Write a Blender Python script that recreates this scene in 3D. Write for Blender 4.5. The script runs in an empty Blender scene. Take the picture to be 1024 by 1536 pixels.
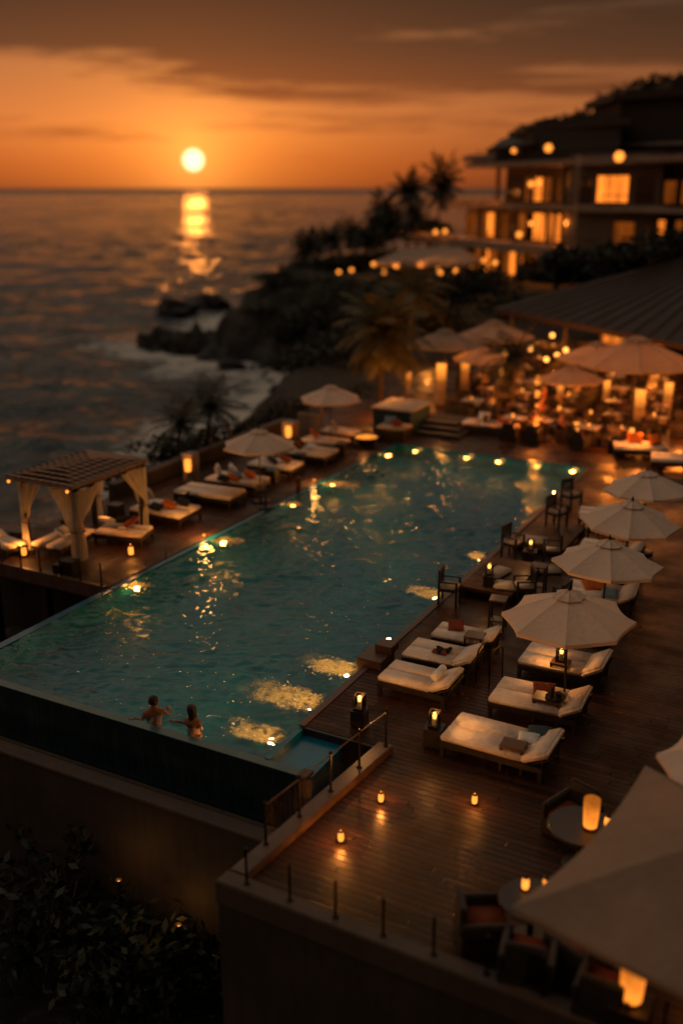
import bpy, bmesh, math, random
from mathutils import Vector, Matrix, noise
R = random.Random(7)
rad = math.radians
sc = bpy.context.scene
COL = sc.collection

# ------------------------------------------------------------------ camera geometry
# world frame = pool frame: +Y runs along the pool, +X across it, z = 0 is the water line.  All metres.
CAM = Vector((7.806, -13.367, 10.0))
YAW, PITCH = rad(28.0), rad(17.952)
FPX = 1500.0
FW = Vector((-math.sin(YAW), math.cos(YAW), 0)); RT = Vector((math.cos(YAW), math.sin(YAW), 0))

def ray(x, y):
    u, v = x - 512, 768 - y
    cp, sp = math.cos(PITCH), math.sin(PITCH)
    return RT * u + FW * (v * sp + FPX * cp) + Vector((0, 0, v * cp - FPX * sp))
def P(x, y, z=0.0):
    d = ray(x, y)
    return CAM + d * ((z - CAM.z) / d.z)
def D(x, y, depth):
    d = ray(x, y)
    return CAM + d * (depth / d.dot(FW))
def LD(l, d, z=0.0):
    p = CAM + RT * l + FW * d
    return Vector((p.x, p.y, z))

# ------------------------------------------------------------------ materials
def lin(r, g, b):
    f = lambda c: c / 12.92 if c <= .04045 else ((c + .055) / 1.055) ** 2.4
    return (f(r / 255), f(g / 255), f(b / 255), 1)

class NT:
    def __init__(s, name):
        s.m = bpy.data.materials.new(name); s.m.use_nodes = True
        s.t = s.m.node_tree; s.n = s.t.nodes; s.l = s.t.links
        s.n.clear()
        s.out = s.n.new('ShaderNodeOutputMaterial')
    def new(s, typ, **kw):
        n = s.n.new('ShaderNode' + typ)
        for k, v in kw.items(): setattr(n, k, v)
        return n
    def link(s, a, b): s.l.new(a, b)
    def setin(s, sock, v):
        if isinstance(v, bpy.types.NodeSocket): s.link(v, sock)
        else: sock.default_value = v
    def math(s, op, a, b=None, c=None, clamp=False):
        n = s.new('Math', operation=op); n.use_clamp = clamp
        s.setin(n.inputs[0], a)
        if b is not None: s.setin(n.inputs[1], b)
        if c is not None: s.setin(n.inputs[2], c)
        return n.outputs[0]
    def mix(s, fac, a, b, blend='MIX'):
        n = s.new('Mix', data_type='RGBA', blend_type=blend)
        s.setin(n.inputs['Factor'], fac); s.setin(n.inputs[6], a); s.setin(n.inputs[7], b)
        return n.outputs[2]
    def noise(s, vec, scale, detail=3, rough=.5, dist=0):
        n = s.new('TexNoise'); n.inputs['Scale'].default_value = scale
        n.inputs['Detail'].default_value = detail; n.inputs['Roughness'].default_value = rough
        n.inputs['Distortion'].default_value = dist
        if vec is not None: s.link(vec, n.inputs['Vector'])
        return n.outputs[0]
    def mapping(s, vec, scale=(1, 1, 1), rot=(0, 0, 0), loc=(0, 0, 0)):
        n = s.new('Mapping'); s.link(vec, n.inputs[0])
        n.inputs['Scale'].default_value = scale; n.inputs['Rotation'].default_value = rot; n.inputs['Location'].default_value = loc
        return n.outputs[0]
    def rotmap(s, vec, ang, scale):
        return s.mapping(s.mapping(vec, (1, 1, 1), (0, 0, ang)), scale)
    def ramp(s, fac, stops):
        n = s.new('ValToRGB'); s.link(fac, n.inputs[0])
        e = n.color_ramp.elements
        while len(e) > 1: e.remove(e[0])
        e[0].position, e[0].color = stops[0]
        for p, c in stops[1:]:
            k = e.new(p); k.color = c
        return n.outputs[0]
    def maprange(s, v, a, b, c=0., d=1.):
        n = s.new('MapRange'); s.link(v, n.inputs[0])
        for i, x in enumerate((a, b, c, d)): n.inputs[i + 1].default_value = x
        return n.outputs[0]
    def bump(s, h, strength, dist=.02):
        n = s.new('Bump'); n.inputs['Strength'].default_value = strength; n.inputs['Distance'].default_value = dist
        s.link(h, n.inputs['Height']); return n.outputs[0]
    def obj(s): return s.new('TexCoord').outputs['Object']
    def pos(s): return s.new('NewGeometry').outputs['Position']
    def principled(s, **kw):
        n = s.new('BsdfPrincipled')
        for k, v in kw.items():
            s.setin(n.inputs[k.replace('_', ' ')], v)
        s.link(n.outputs[0], s.out.inputs[0]); return n

def g(v): return (v, v, v, 1)

def mat_simple(name, col, rough=.6, var=.25, scale=6, bump=.15, bscale=40, metal=0, spec=.5, coord='obj'):
    t = NT(name); c = t.obj() if coord == 'obj' else t.pos()
    n1 = t.noise(c, scale, 4, .6)
    dark = tuple(x * (1 - var) for x in col[:3]) + (1,); lite = tuple(min(1, x * (1 + var)) for x in col[:3]) + (1,)
    colr = t.ramp(n1, [(.3, dark), (.7, lite)])
    n2 = t.noise(c, bscale, 3)
    r = t.maprange(n1, .3, .7, max(.03, rough - .08), min(1, rough + .08))
    p = t.principled(Base_Color=colr, Roughness=r, Metallic=metal, Specular_IOR_Level=spec)
    t.link(t.bump(n2, bump, .01), p.inputs['Normal'])
    return t.m

def mat_planks(name, base, width=.14, along='x', wet=.5, length=2.6):
    t = NT(name); pos = t.pos()
    sep = t.new('SeparateXYZ'); t.link(pos, sep.inputs[0])
    a, b = (sep.outputs[1], sep.outputs[0]) if along == 'x' else (sep.outputs[0], sep.outputs[1])
    row = t.math('DIVIDE', a, width); ri = t.math('FLOOR', row); rf = t.math('FRACT', row)
    wn = t.new('TexWhiteNoise', noise_dimensions='1D'); t.link(ri, wn.inputs['W'])
    bo = t.math('ADD', t.math('DIVIDE', b, length), t.math('MULTIPLY', wn.outputs[0], 7.3))
    bi = t.math('FLOOR', bo); bf = t.math('FRACT', bo)
    wn2 = t.new('TexWhiteNoise', noise_dimensions='2D')
    cx = t.new('CombineXYZ'); t.link(ri, cx.inputs[0]); t.link(bi, cx.inputs[1]); t.link(cx.outputs[0], wn2.inputs['Vector'])
    sc_ = (1.2, 26, 1) if along == 'x' else (26, 1.2, 1)
    grain = t.noise(t.mapping(pos, sc_), 1.6, 5, .65)
    big = t.noise(pos, .45, 3, .6)
    d = tuple(x * .32 for x in base[:3]) + (1,); l = tuple(x * 2.1 for x in base[:3]) + (1,)
    v = t.math('ADD', t.math('MULTIPLY', wn2.outputs[0], .5), t.math('MULTIPLY', grain, .5))
    col = t.ramp(v, [(.2, d), (.8, l)])
    col = t.mix(t.maprange(big, .35, .7, 0, .6), col, tuple(x * .5 for x in base[:3]) + (1,))
    edge = t.math('MINIMUM', rf, t.math('SUBTRACT', 1, rf))
    endg = t.math('MULTIPLY', t.math('MINIMUM', bf, t.math('SUBTRACT', 1, bf)), length / width)
    edge = t.math('MINIMUM', edge, endg)
    gap = t.maprange(edge, .035, .11, 0, 1)
    col = t.mix(gap, (.003, .002, .0015, 1), col)
    wetm = t.maprange(t.noise(pos, .8, 4, .6), .40, .62, 0, 1)
    rough = t.math('ADD', t.maprange(wetm, 0, 1, .56, .56 - wet * .55), t.math('MULTIPLY', grain, .12))
    p = t.principled(Base_Color=col, Roughness=rough, Specular_IOR_Level=.34, Specular_Tint=(1, .62, .38, 1))
    h = t.math('ADD', t.math('MULTIPLY', gap, .8), t.math('ADD', t.math('MULTIPLY', grain, .15), t.math('MULTIPLY', wn2.outputs[0], .25)))
    t.link(t.bump(h, .8, .018), p.inputs['Normal'])
    return t.m

def mat_fabric(name, col, trans=.0, rough=.85, var=.1, weave=260):
    t = NT(name); c = t.obj()
    n1 = t.noise(c, 3.2, 4, .6)
    d = tuple(x * (1 - var * 1.6) for x in col[:3]) + (1,); l = tuple(min(1, x * (1 + var)) for x in col[:3]) + (1,)
    colr = t.ramp(n1, [(.3, d), (.7, l)])
    p = t.principled(Base_Color=colr, Roughness=rough, Specular_IOR_Level=.15)
    hb = t.math('ADD', t.math('MULTIPLY', t.noise(c, 9, 3, .6), 1.0), t.math('MULTIPLY', t.noise(c, weave, 1), .06))
    nb = t.bump(hb, .6, .05); t.link(nb, p.inputs['Normal'])
    if trans > 0:
        tr = t.new('BsdfTranslucent'); t.link(colr, tr.inputs[0])
        ms = t.new('MixShader'); ms.inputs[0].default_value = trans
        t.link(p.outputs[0], ms.inputs[1]); t.link(tr.outputs[0], ms.inputs[2]); t.link(ms.outputs[0], t.out.inputs[0])
    return t.m

def mat_emit(name, col, strength, var=0, scale=3, stretch=(1, 1, 1), dark=.2):
    t = NT(name); e = t.new('Emission'); e.inputs[0].default_value = col
    if var:
        n = t.noise(t.mapping(t.obj(), stretch), scale, 3, .6)
        t.link(t.maprange(n, .5 - .25 / var, .5 + .25 / var, strength * dark, strength), e.inputs[1])
    else: e.inputs[1].default_value = strength
    t.link(e.outputs[0], t.out.inputs[0]); return t.m

def mat_leaf(name, c1, c2, trans=.25, rough=.5):
    t = NT(name); gm = t.new('NewGeometry')
    col = t.ramp(gm.outputs['Random Per Island'], [(0, c1), (1, c2)])
    col = t.mix(t.maprange(t.noise(gm.outputs['Position'], .9, 2), .3, .7, 0, .6), col, tuple(x * .4 for x in c1[:3]) + (1,))
    p = t.principled(Base_Color=col, Roughness=rough, Specular_IOR_Level=.35)
    tr = t.new('BsdfTranslucent'); t.link(col, tr.inputs[0])
    ms = t.new('MixShader'); ms.inputs[0].default_value = trans
    t.link(p.outputs[0], ms.inputs[1]); t.link(tr.outputs[0], ms.inputs[2]); t.link(ms.outputs[0], t.out.inputs[0])
    return t.m

def mat_glass_pane(name):
    t = NT(name)
    tr = t.new('BsdfTransparent'); tr.inputs[0].default_value = (.86, .92, .9, 1)
    gl = t.new('BsdfGlossy'); gl.inputs['Roughness'].default_value = .03
    fr = t.new('Fresnel'); fr.inputs[0].default_value = 1.45
    ms = t.new('MixShader'); t.link(fr.outputs[0], ms.inputs[0]); t.link(tr.outputs[0], ms.inputs[1]); t.link(gl.outputs[0], ms.inputs[2])
    t.link(ms.outputs[0], t.out.inputs[0]); return t.m

def mat_pool_water():
    t = NT('pool_water'); pos = t.pos()
    n1 = t.noise(t.rotmap(pos, -YAW, (.75, 1.7, 1)), 1.9, 2.5, .55, .9)
    n2 = t.noise(t.rotmap(pos, -YAW - .3, (.85, 1.7, 1)), 4.6, 2.5, .55, .7)
    n3 = t.noise(pos, .42, 2, .5)
    amp = t.maprange(n3, .35, .65, .6, 1.35)
    h = t.math('MULTIPLY', t.math('ADD', n1, t.math('MULTIPLY', n2, .45)), amp)
    nb = t.bump(h, .7, .05)
    gl = t.new('BsdfGlass'); gl.inputs['IOR'].default_value = 1.40; gl.inputs['Roughness'].default_value = .018
    gl.inputs['Color'].default_value = (.80, .96, 1, 1)
    t.link(nb, gl.inputs['Normal'])
    t.link(gl.outputs[0], t.out.inputs[0]); return t.m

def mat_sea():
    t = NT('sea_water'); pos = t.pos()
    rm = lambda v: t.rotmap(pos, -YAW, v)
    n0 = t.noise(rm((.6, 1.25, 1)), .05, 3, .5, .3)
    n1 = t.noise(rm((.62, 1.45, 1)), .135, 5, .58, .6)
    n2 = t.noise(rm((.7, 1.3, 1)), .75, 4, .6, .5)
    h = t.math('ADD', t.math('MULTIPLY', n0, 1.7), t.math('ADD', t.math('MULTIPLY', n1, 1.5), t.math('MULTIPLY', n2, .34)))
    nb = t.bump(h, 1.0, 1.1)
    at = t.new('Attribute', attribute_name='foam')
    fn = t.noise(rm((.8, 1.3, 1)), .8, 7, .70, 1.6)
    fn2 = t.noise(pos, .28, 3, .6, .6)
    fm = t.math('MULTIPLY', at.outputs['Fac'], t.maprange(fn2, .3, .6, .45, 1.3))
    foam = t.maprange(t.math('SUBTRACT', fm, t.math('MULTIPLY', t.math('SUBTRACT', 1, fn), 1.05)), -.12, .2, 0, 1)
    col = t.mix(t.maprange(n1, .35, .7), (.002, .009, .012, 1), (.006, .028, .034, 1))
    col = t.mix(t.math('MULTIPLY', at.outputs['Fac'], .5), col, (.02, .05, .05, 1))
    col = t.mix(foam, col, (.58, .53, .47, 1))
    vl = t.new('VectorMath', operation='LENGTH'); t.link(pos, vl.inputs[0]); vlen = vl.outputs['Value']
    p = t.principled(Base_Color=col, Roughness=t.math('MAXIMUM', t.maprange(foam, 0, 1, .13, .9), t.maprange(vlen, 1200, 4500, .0, .38)), IOR=1.33)
    t.link(nb, p.inputs['Normal']); return t.m

def mat_rock():
    t = NT('sea_rock'); pos = t.pos()
    n1 = t.noise(pos, .25, 6, .65); n2 = t.noise(pos, 1.2, 8, .7, .8)
    sep = t.new('SeparateXYZ'); t.link(pos, sep.inputs[0])
    col = t.ramp(n2, [(.3, (.012, .010, .008, 1)), (.55, (.05, .038, .028, 1)), (.75, (.11, .085, .06, 1))])
    green = t.maprange(t.math('ADD', t.math('MULTIPLY', n1, 5), sep.outputs[2]), 1.4, 3.2)
    col = t.mix(t.math('MULTIPLY', green, .8), col, (.018, .024, .009, 1))
    wet = t.maprange(sep.outputs[2], -4.6, -3.4, 0, 1)
    col = t.mix(wet, (.008, .008, .008, 1), col)
    p = t.principled(Base_Color=col, Roughness=t.maprange(wet, 0, 1, .3, .85))
    t.link(t.bump(n2, 1, .5), p.inputs['Normal']); return t.m

def mat_tile(name, c1, c2, size=.3, streak=False):
    t = NT(name); pos = t.pos()
    br = t.new('TexBrick', offset=0.0); t.link(pos, br.inputs['Vector'])
    if streak:
        mp = t.mapping(pos, (1, 1, 1), (rad(90), 0, 0)); t.link(mp, br.inputs['Vector'])
    br.inputs['Scale'].default_value = 1; br.inputs['Brick Width'].default_value = size; br.inputs['Row Height'].default_value = size
    br.inputs['Mortar Size'].default_value = .006
    br.inputs['Color1'].default_value = c1; br.inputs['Color2'].default_value = c2; br.inputs['Mortar'].default_value = tuple(x * 1.6 for x in c1[:3]) + (1,)
    col = br.outputs[0]
    n = t.noise(pos, 1.1, 4, .6)
    col = t.mix(t.maprange(n, .35, .7, 0, .5), col, tuple(x * .45 for x in c1[:3]) + (1,))
    if streak:
        st = t.noise(t.mapping(pos, (7, 1, .35)), 1.5, 4, .7)
        col = t.mix(t.maprange(st, .5, .75, 0, .55), col, (.06, .09, .08, 1))
    p = t.principled(Base_Color=col, Roughness=.22)
    t.link(t.bump(br.outputs['Fac'], -.25, .01), p.inputs['Normal']); return t.m

def mat_concrete(name, col, streak=.5):
    t = NT(name); pos = t.pos()
    n1 = t.noise(pos, .7, 6, .65); st = t.noise(t.mapping(pos, (4, 4, .4)), 1.3, 4, .65); n2 = t.noise(pos, 28, 3)
    c = t.ramp(n1, [(.3, tuple(x * .65 for x in col[:3]) + (1,)), (.7, tuple(x * 1.2 for x in col[:3]) + (1,))])
    c = t.mix(t.maprange(st, .45, .75, 0, streak), c, tuple(x * .35 for x in col[:3]) + (1,))
    p = t.principled(Base_Color=c, Roughness=.75)
    t.link(t.bump(n2, .3, .01), p.inputs['Normal']); return t.m

def mat_shade(name, col, s_hi, s_lo, zlo, zhi):
    # lamp shade that is brightest where the bulb sits (object z)
    t = NT(name); sep = t.new('SeparateXYZ'); t.link(t.obj(), sep.inputs[0])
    e = t.new('Emission'); e.inputs[0].default_value = col
    n = t.noise(t.obj(), 9, 3)
    s = t.math('MULTIPLY', t.maprange(sep.outputs[2], zlo, zhi, s_lo, s_hi), t.maprange(n, .3, .7, .75, 1.15))
    t.link(s, e.inputs[1]); t.link(e.outputs[0], t.out.inputs[0]); return t.m

M = dict(
    deck=mat_planks('deck_boards', (.027, .0088, .0037), wet=.62),
    deck_raised=mat_planks('raised_deck_boards', (.06, .027, .014), wet=.4, width=.12),
    deck_left=mat_planks('left_deck_boards', (.036, .013, .0055), wet=.62, along='y', width=.13),
    terrace=mat_planks('terrace_boards', (.034, .013, .006), wet=.7, width=.16),
    dark_wood=mat_simple('dark_wood', (.018, .011, .008), .42, .35, 9),
    mid_wood=mat_simple('brown_wood', (.085, .036, .02), .4, .35, 9),
    kerb=mat_simple('kerb_timber', (.085, .042, .026), .45, .35, 5),
    cream=mat_fabric('cream_cushion', (.76, .61, .48, 1)),
    cream2=mat_fabric('oat_cushion', (.42, .34, .26, 1)),
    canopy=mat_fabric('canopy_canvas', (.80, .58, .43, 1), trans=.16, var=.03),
    canopy_shade=mat_fabric('shaded_canvas', (.30, .22, .165, 1), trans=.25, var=.06),  # canopy canvas with the dim foreground's shade put into its colour
    canopy_dim=mat_fabric('darker_canvas', (.44, .34, .26, 1), trans=.32, var=.06),  # darker tone of canvas for the terrace parasols and the tent
    curtain=mat_fabric('curtain_voile', (.62, .55, .46, 1), trans=.35),
    orange=mat_fabric('orange_cushion', (.5, .12, .02, 1)),
    rust=mat_fabric('rust_cushion', (.22, .05, .018, 1)),
    teal=mat_fabric('teal_cushion', (.03, .06, .075, 1)),
    charcoal=mat_fabric('charcoal_cushion', (.02, .02, .022, 1)),
    blue=mat_fabric('blue_grey_cushion', (.16, .22, .27, 1)),
    white=mat_fabric('white_towel', (.72, .68, .62, 1)),
    metal=mat_simple('bronze_metal', (.03, .022, .016), .32, .3, 20, .05, 60, metal=.8),
    steel=mat_simple('brushed_steel', (.35, .3, .25), .3, .2, 20, .05, 60, metal=.9),
    concrete=mat_concrete('weathered_concrete', (.05, .035, .024)),
    concrete_cap=mat_concrete('coping_concrete', (.085, .055, .038), .3),
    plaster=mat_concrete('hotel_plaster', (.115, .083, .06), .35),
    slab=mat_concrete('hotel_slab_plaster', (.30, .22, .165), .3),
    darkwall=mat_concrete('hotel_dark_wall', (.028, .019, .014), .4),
    roof=mat_simple('roof_brown', (.030, .0135, .007), .75, .3, 1.2, .5, 6, coord='pos'),
    rooftile=mat_simple('clay_roof_tiles', (.24, .11, .055), .65, .45, 7, .4, 60),
    pooltile=mat_tile('pool_tiles', (.001, .105, .180, 1), (.0015, .13, .215, 1), .3),
    poolwall=mat_tile('weir_tiles', (.006, .022, .024, 1), (.012, .03, .03, 1), .38, streak=True),
    coping=mat_tile('weir_coping_tiles', (.035, .085, .08, 1), (.055, .11, .1, 1), .38),
    water=mat_pool_water(), sea=mat_sea(), rock=mat_rock(),
    soil=mat_concrete('garden_soil', (.022, .017, .012), .4),
    leaf=mat_leaf('shrub_leaf', (.022, .036, .010, 1), (.06, .075, .022, 1)),
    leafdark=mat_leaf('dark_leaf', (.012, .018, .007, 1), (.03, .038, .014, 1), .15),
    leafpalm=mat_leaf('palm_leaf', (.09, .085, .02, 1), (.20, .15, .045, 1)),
    bark=mat_simple('palm_bark', (.09, .06, .04), .85, .4, 5, .6, 20),
    glass=mat_glass_pane('railing_glass'),
    skin=mat_simple('skin', (.23, .092, .048), .42, .12, 8, .05, 90),
    hair=mat_simple('dark_hair', (.012, .007, .005), .4, .3, 40, .6, 120),
    swim=mat_fabric('dark_swimwear', (.02, .02, .025, 1)),
    window=mat_emit('lit_window', (1, .23, .022, 1), 2.2, 1, .8, (1, 1, .25), .10),
    windowdim=mat_emit('dim_window', (1, .21, .022, 1), .32, 1, .8, (1, 1, .25), .05),
    windowdark=mat_simple('dark_window', (.01, .008, .007), .1, .2, 3),
    lamp=mat_emit('warm_lamp', (1, .29, .035, 1), 2.0),
    globe=mat_emit('globe_bulb', (1, .36, .06, 1), 4.5),
    flame=mat_emit('candle_flame', (1, .38, .07, 1), 7.0),
    ember=mat_emit('glowing_fire', (1, .30, .03, 1), 2.2, 1, 12, dark=.1),
    poollamp=mat_emit('pool_lamp_lens', (1, .38, .06, 1), .9),
    shade=mat_shade('lit_lamp_shade', (1, .26, .025, 1), .35, 1.7, -.25, .25),
    post_shade=mat_shade('lit_pillar_shade', (1, .27, .03, 1), 2.2, .35, 1.0, 1.75),
)

# ------------------------------------------------------------------ mesh helper
class MB:
    def __init__(s): s.v = []; s.f = []
    def add(s, vs, fs):
        o = len(s.v); s.v += [tuple(v) for v in vs]; s.f += [tuple(i + o for i in f) for f in fs]; return s
    def box(s, c, d, rz=0, rx=0, ry=0):
        m = Matrix.Translation(c) @ Matrix.Rotation(rz, 4, 'Z') @ Matrix.Rotation(ry, 4, 'Y') @ Matrix.Rotation(rx, 4, 'X')
        vs = [m @ Vector((a * d[0] / 2, b * d[1] / 2, e * d[2] / 2)) for e in (-1, 1) for b in (-1, 1) for a in (-1, 1)]
        return s.add(vs, [(0, 2, 3, 1), (4, 5, 7, 6), (0, 1, 5, 4), (2, 6, 7, 3), (0, 4, 6, 2), (1, 3, 7, 5)])
    def span(s, a, b):
        return s.box([(a[i] + b[i]) / 2 for i in range(3)], [abs(b[i] - a[i]) for i in range(3)])
    def prism(s, pts, z0, z1):
        n = len(pts); vs = [(p[0], p[1], z0) for p in pts] + [(p[0], p[1], z1) for p in pts]
        ar = sum(pts[i][0] * pts[(i + 1) % n][1] - pts[(i + 1) % n][0] * pts[i][1] for i in range(n))
        top = tuple(range(n, 2 * n)); bot = tuple(range(n - 1, -1, -1))
        sd = [(i, (i + 1) % n, n + (i + 1) % n, n + i) for i in range(n)]
        if ar < 0: top = top[::-1]; bot = bot[::-1]; sd = [q[::-1] for q in sd]
        return s.add(vs, [top, bot] + sd)
    def tube(s, pts, rs, n=8, cap=True):
        pts = [Vector(p) for p in pts]
        if not hasattr(rs, '__len__'): rs = [rs] * len(pts)
        vs = []; fs = []
        for i, p in enumerate(pts):
            d = (pts[min(i + 1, len(pts) - 1)] - pts[max(i - 1, 0)]).normalized()
            a = d.orthogonal().normalized() if abs(d.z) > .99 else d.cross(Vector((0, 0, 1))).normalized()
            b = d.cross(a)
            for k in range(n):
                t = 2 * math.pi * k / n
                vs.append(p + (a * math.cos(t) + b * math.sin(t)) * rs[i])
        for i in range(len(pts) - 1):
            for k in range(n):
                k2 = (k + 1) % n
                fs.append((i * n + k, (i + 1) * n + k, (i + 1) * n + k2, i * n + k2))
        if cap:
            fs.append(tuple(range(n))); fs.append(tuple(range(len(pts) * n - 1, (len(pts) - 1) * n - 1, -1)))
        return s.add(vs, fs)
    def lathe(s, prof, n=16, c=(0, 0, 0)):
        vs = []; fs = []
        for r, z in prof:
            for k in range(n):
                t = 2 * math.pi * k / n; vs.append((c[0] + r * math.cos(t), c[1] + r * math.sin(t), c[2] + z))
        for i in range(len(prof) - 1):
            for k in range(n):
                k2 = (k + 1) % n; fs.append((i * n + k, i * n + k2, (i + 1) * n + k2, (i + 1) * n + k))
        fs.append(tuple(range(n - 1, -1, -1))); fs.append(tuple(range((len(prof) - 1) * n, len(prof) * n)))
        return s.add(vs, fs)
    def grid(s, fn, nu, nv):
        vs = [fn(i / nu, j / nv) for j in range(nv + 1) for i in range(nu + 1)]
        w = nu + 1
        return s.add(vs, [(j * w + i, j * w + i + 1, (j + 1) * w + i + 1, (j + 1) * w + i) for j in range(nv) for i in range(nu)])
    def sphere(s, c, r, n=10, sx=1, sy=1, sz=1):
        prof = [(max(.001, r * math.sin(math.pi * i / n)), -r * math.cos(math.pi * i / n)) for i in range(n + 1)]
        o = len(s.v); s.lathe(prof, n * 2 if n < 8 else n + 4)
        for i in range(o, len(s.v)):
            v = s.v[i]; s.v[i] = (c[0] + v[0] * sx, c[1] + v[1] * sy, c[2] + v[2] * sz)
        return s
    def pillow(s, c, w, h, t, rz=0, rx=0, ry=0, n=8):
        m = Matrix.Translation(c) @ Matrix.Rotation(rz, 4, 'Z') @ Matrix.Rotation(ry, 4, 'Y') @ Matrix.Rotation(rx, 4, 'X')
        for sg in (1, -1):
            def fn(u, v, sg=sg):
                a, b = 2 * u - 1, 2 * v - 1
                k = max(0, (1 - a ** 4)) * max(0, (1 - b ** 4))
                q = 1 - .10 * (a * a * b * b) * 0 + .0
                inx = 1 - .09 * (1 - b * b) ; iny = 1 - .09 * (1 - a * a)
                return m @ Vector((a * w / 2 * (inx if abs(a) > .6 else 1), b * h / 2 * (iny if abs(b) > .6 else 1), sg * t / 2 * k ** .45))
            if sg > 0: s.grid(fn, n, n)
            else: s.grid(lambda u, v, f=fn: f(1 - u, v), n, n)
        return s
    def build(s, name, mat, parent=None, bevel=0, seg=2, smooth=False, loc=None):
        me = bpy.data.meshes.new(name); me.from_pydata(s.v, [], s.f); me.update()
        if bevel:
            bm = bmesh.new(); bm.from_mesh(me)
            es = [e for e in bm.edges if len(e.link_faces) == 2 and e.calc_face_angle(0) > .5]
            bmesh.ops.bevel(bm, geom=es, offset=bevel, segments=seg, affect='EDGES', clamp_overlap=True)
            bm.to_mesh(me); bm.free()
        if smooth:
            for p in me.polygons: p.use_smooth = True
        me.materials.append(M[mat] if isinstance(mat, str) else mat)
        o = bpy.data.objects.new(name, me); COL.objects.link(o)
        if parent is not None: o.parent = parent
        if loc is not None: o.location = loc
        return o

def tag(o, label=None, cat=None, group=None, kind=None):
    if label: o['label'] = label
    if cat: o['category'] = cat
    if group: o['group'] = group
    if kind: o['kind'] = kind
    return o
def thing(name, label, cat, loc=(0, 0, 0), rz=0, group=None):
    o = bpy.data.objects.new(name, None); COL.objects.link(o); o.empty_display_size = .2
    o.location = loc; o.rotation_euler = (0, 0, rz)
    return tag(o, label, cat, group)
KIDS = {}
def kids(o): return [c for c in COL.objects if c.parent == o]
def copy_tree(o, parent=None):
    c = o.copy(); COL.objects.link(c)
    if parent is not None: c.parent = parent
    for ch in list(o.children): copy_tree(ch, c)
    return c
class Proto:
    """first use moves the built thing itself, later uses copy it with its parts"""
    def __init__(s, root): s.root = root; s.used = False
    def put(s, loc, rz, label, group=None, scale=1):
        if not s.used: o = s.root; s.used = True
        else: o = copy_tree(s.root)
        o.location = loc; o.rotation_euler = (0, 0, rz); o['label'] = label
        o.scale = (scale,) * 3 if not hasattr(scale, '__len__') else scale
        if group: o['group'] = group
        return o
def lamp(loc, watts, col=(1, .45, .12), r=.05, parent=None, spot=None):
    l = bpy.data.lights.new('lamp_light', 'POINT'); l.energy = watts; l.color = col; l.shadow_soft_size = r
    o = bpy.data.objects.new('lamp_light', l); COL.objects.link(o); o.location = loc
    if parent is not None: o.parent = parent
    return o
def struct(o, label=None): return tag(o, label, kind='structure')

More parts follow.
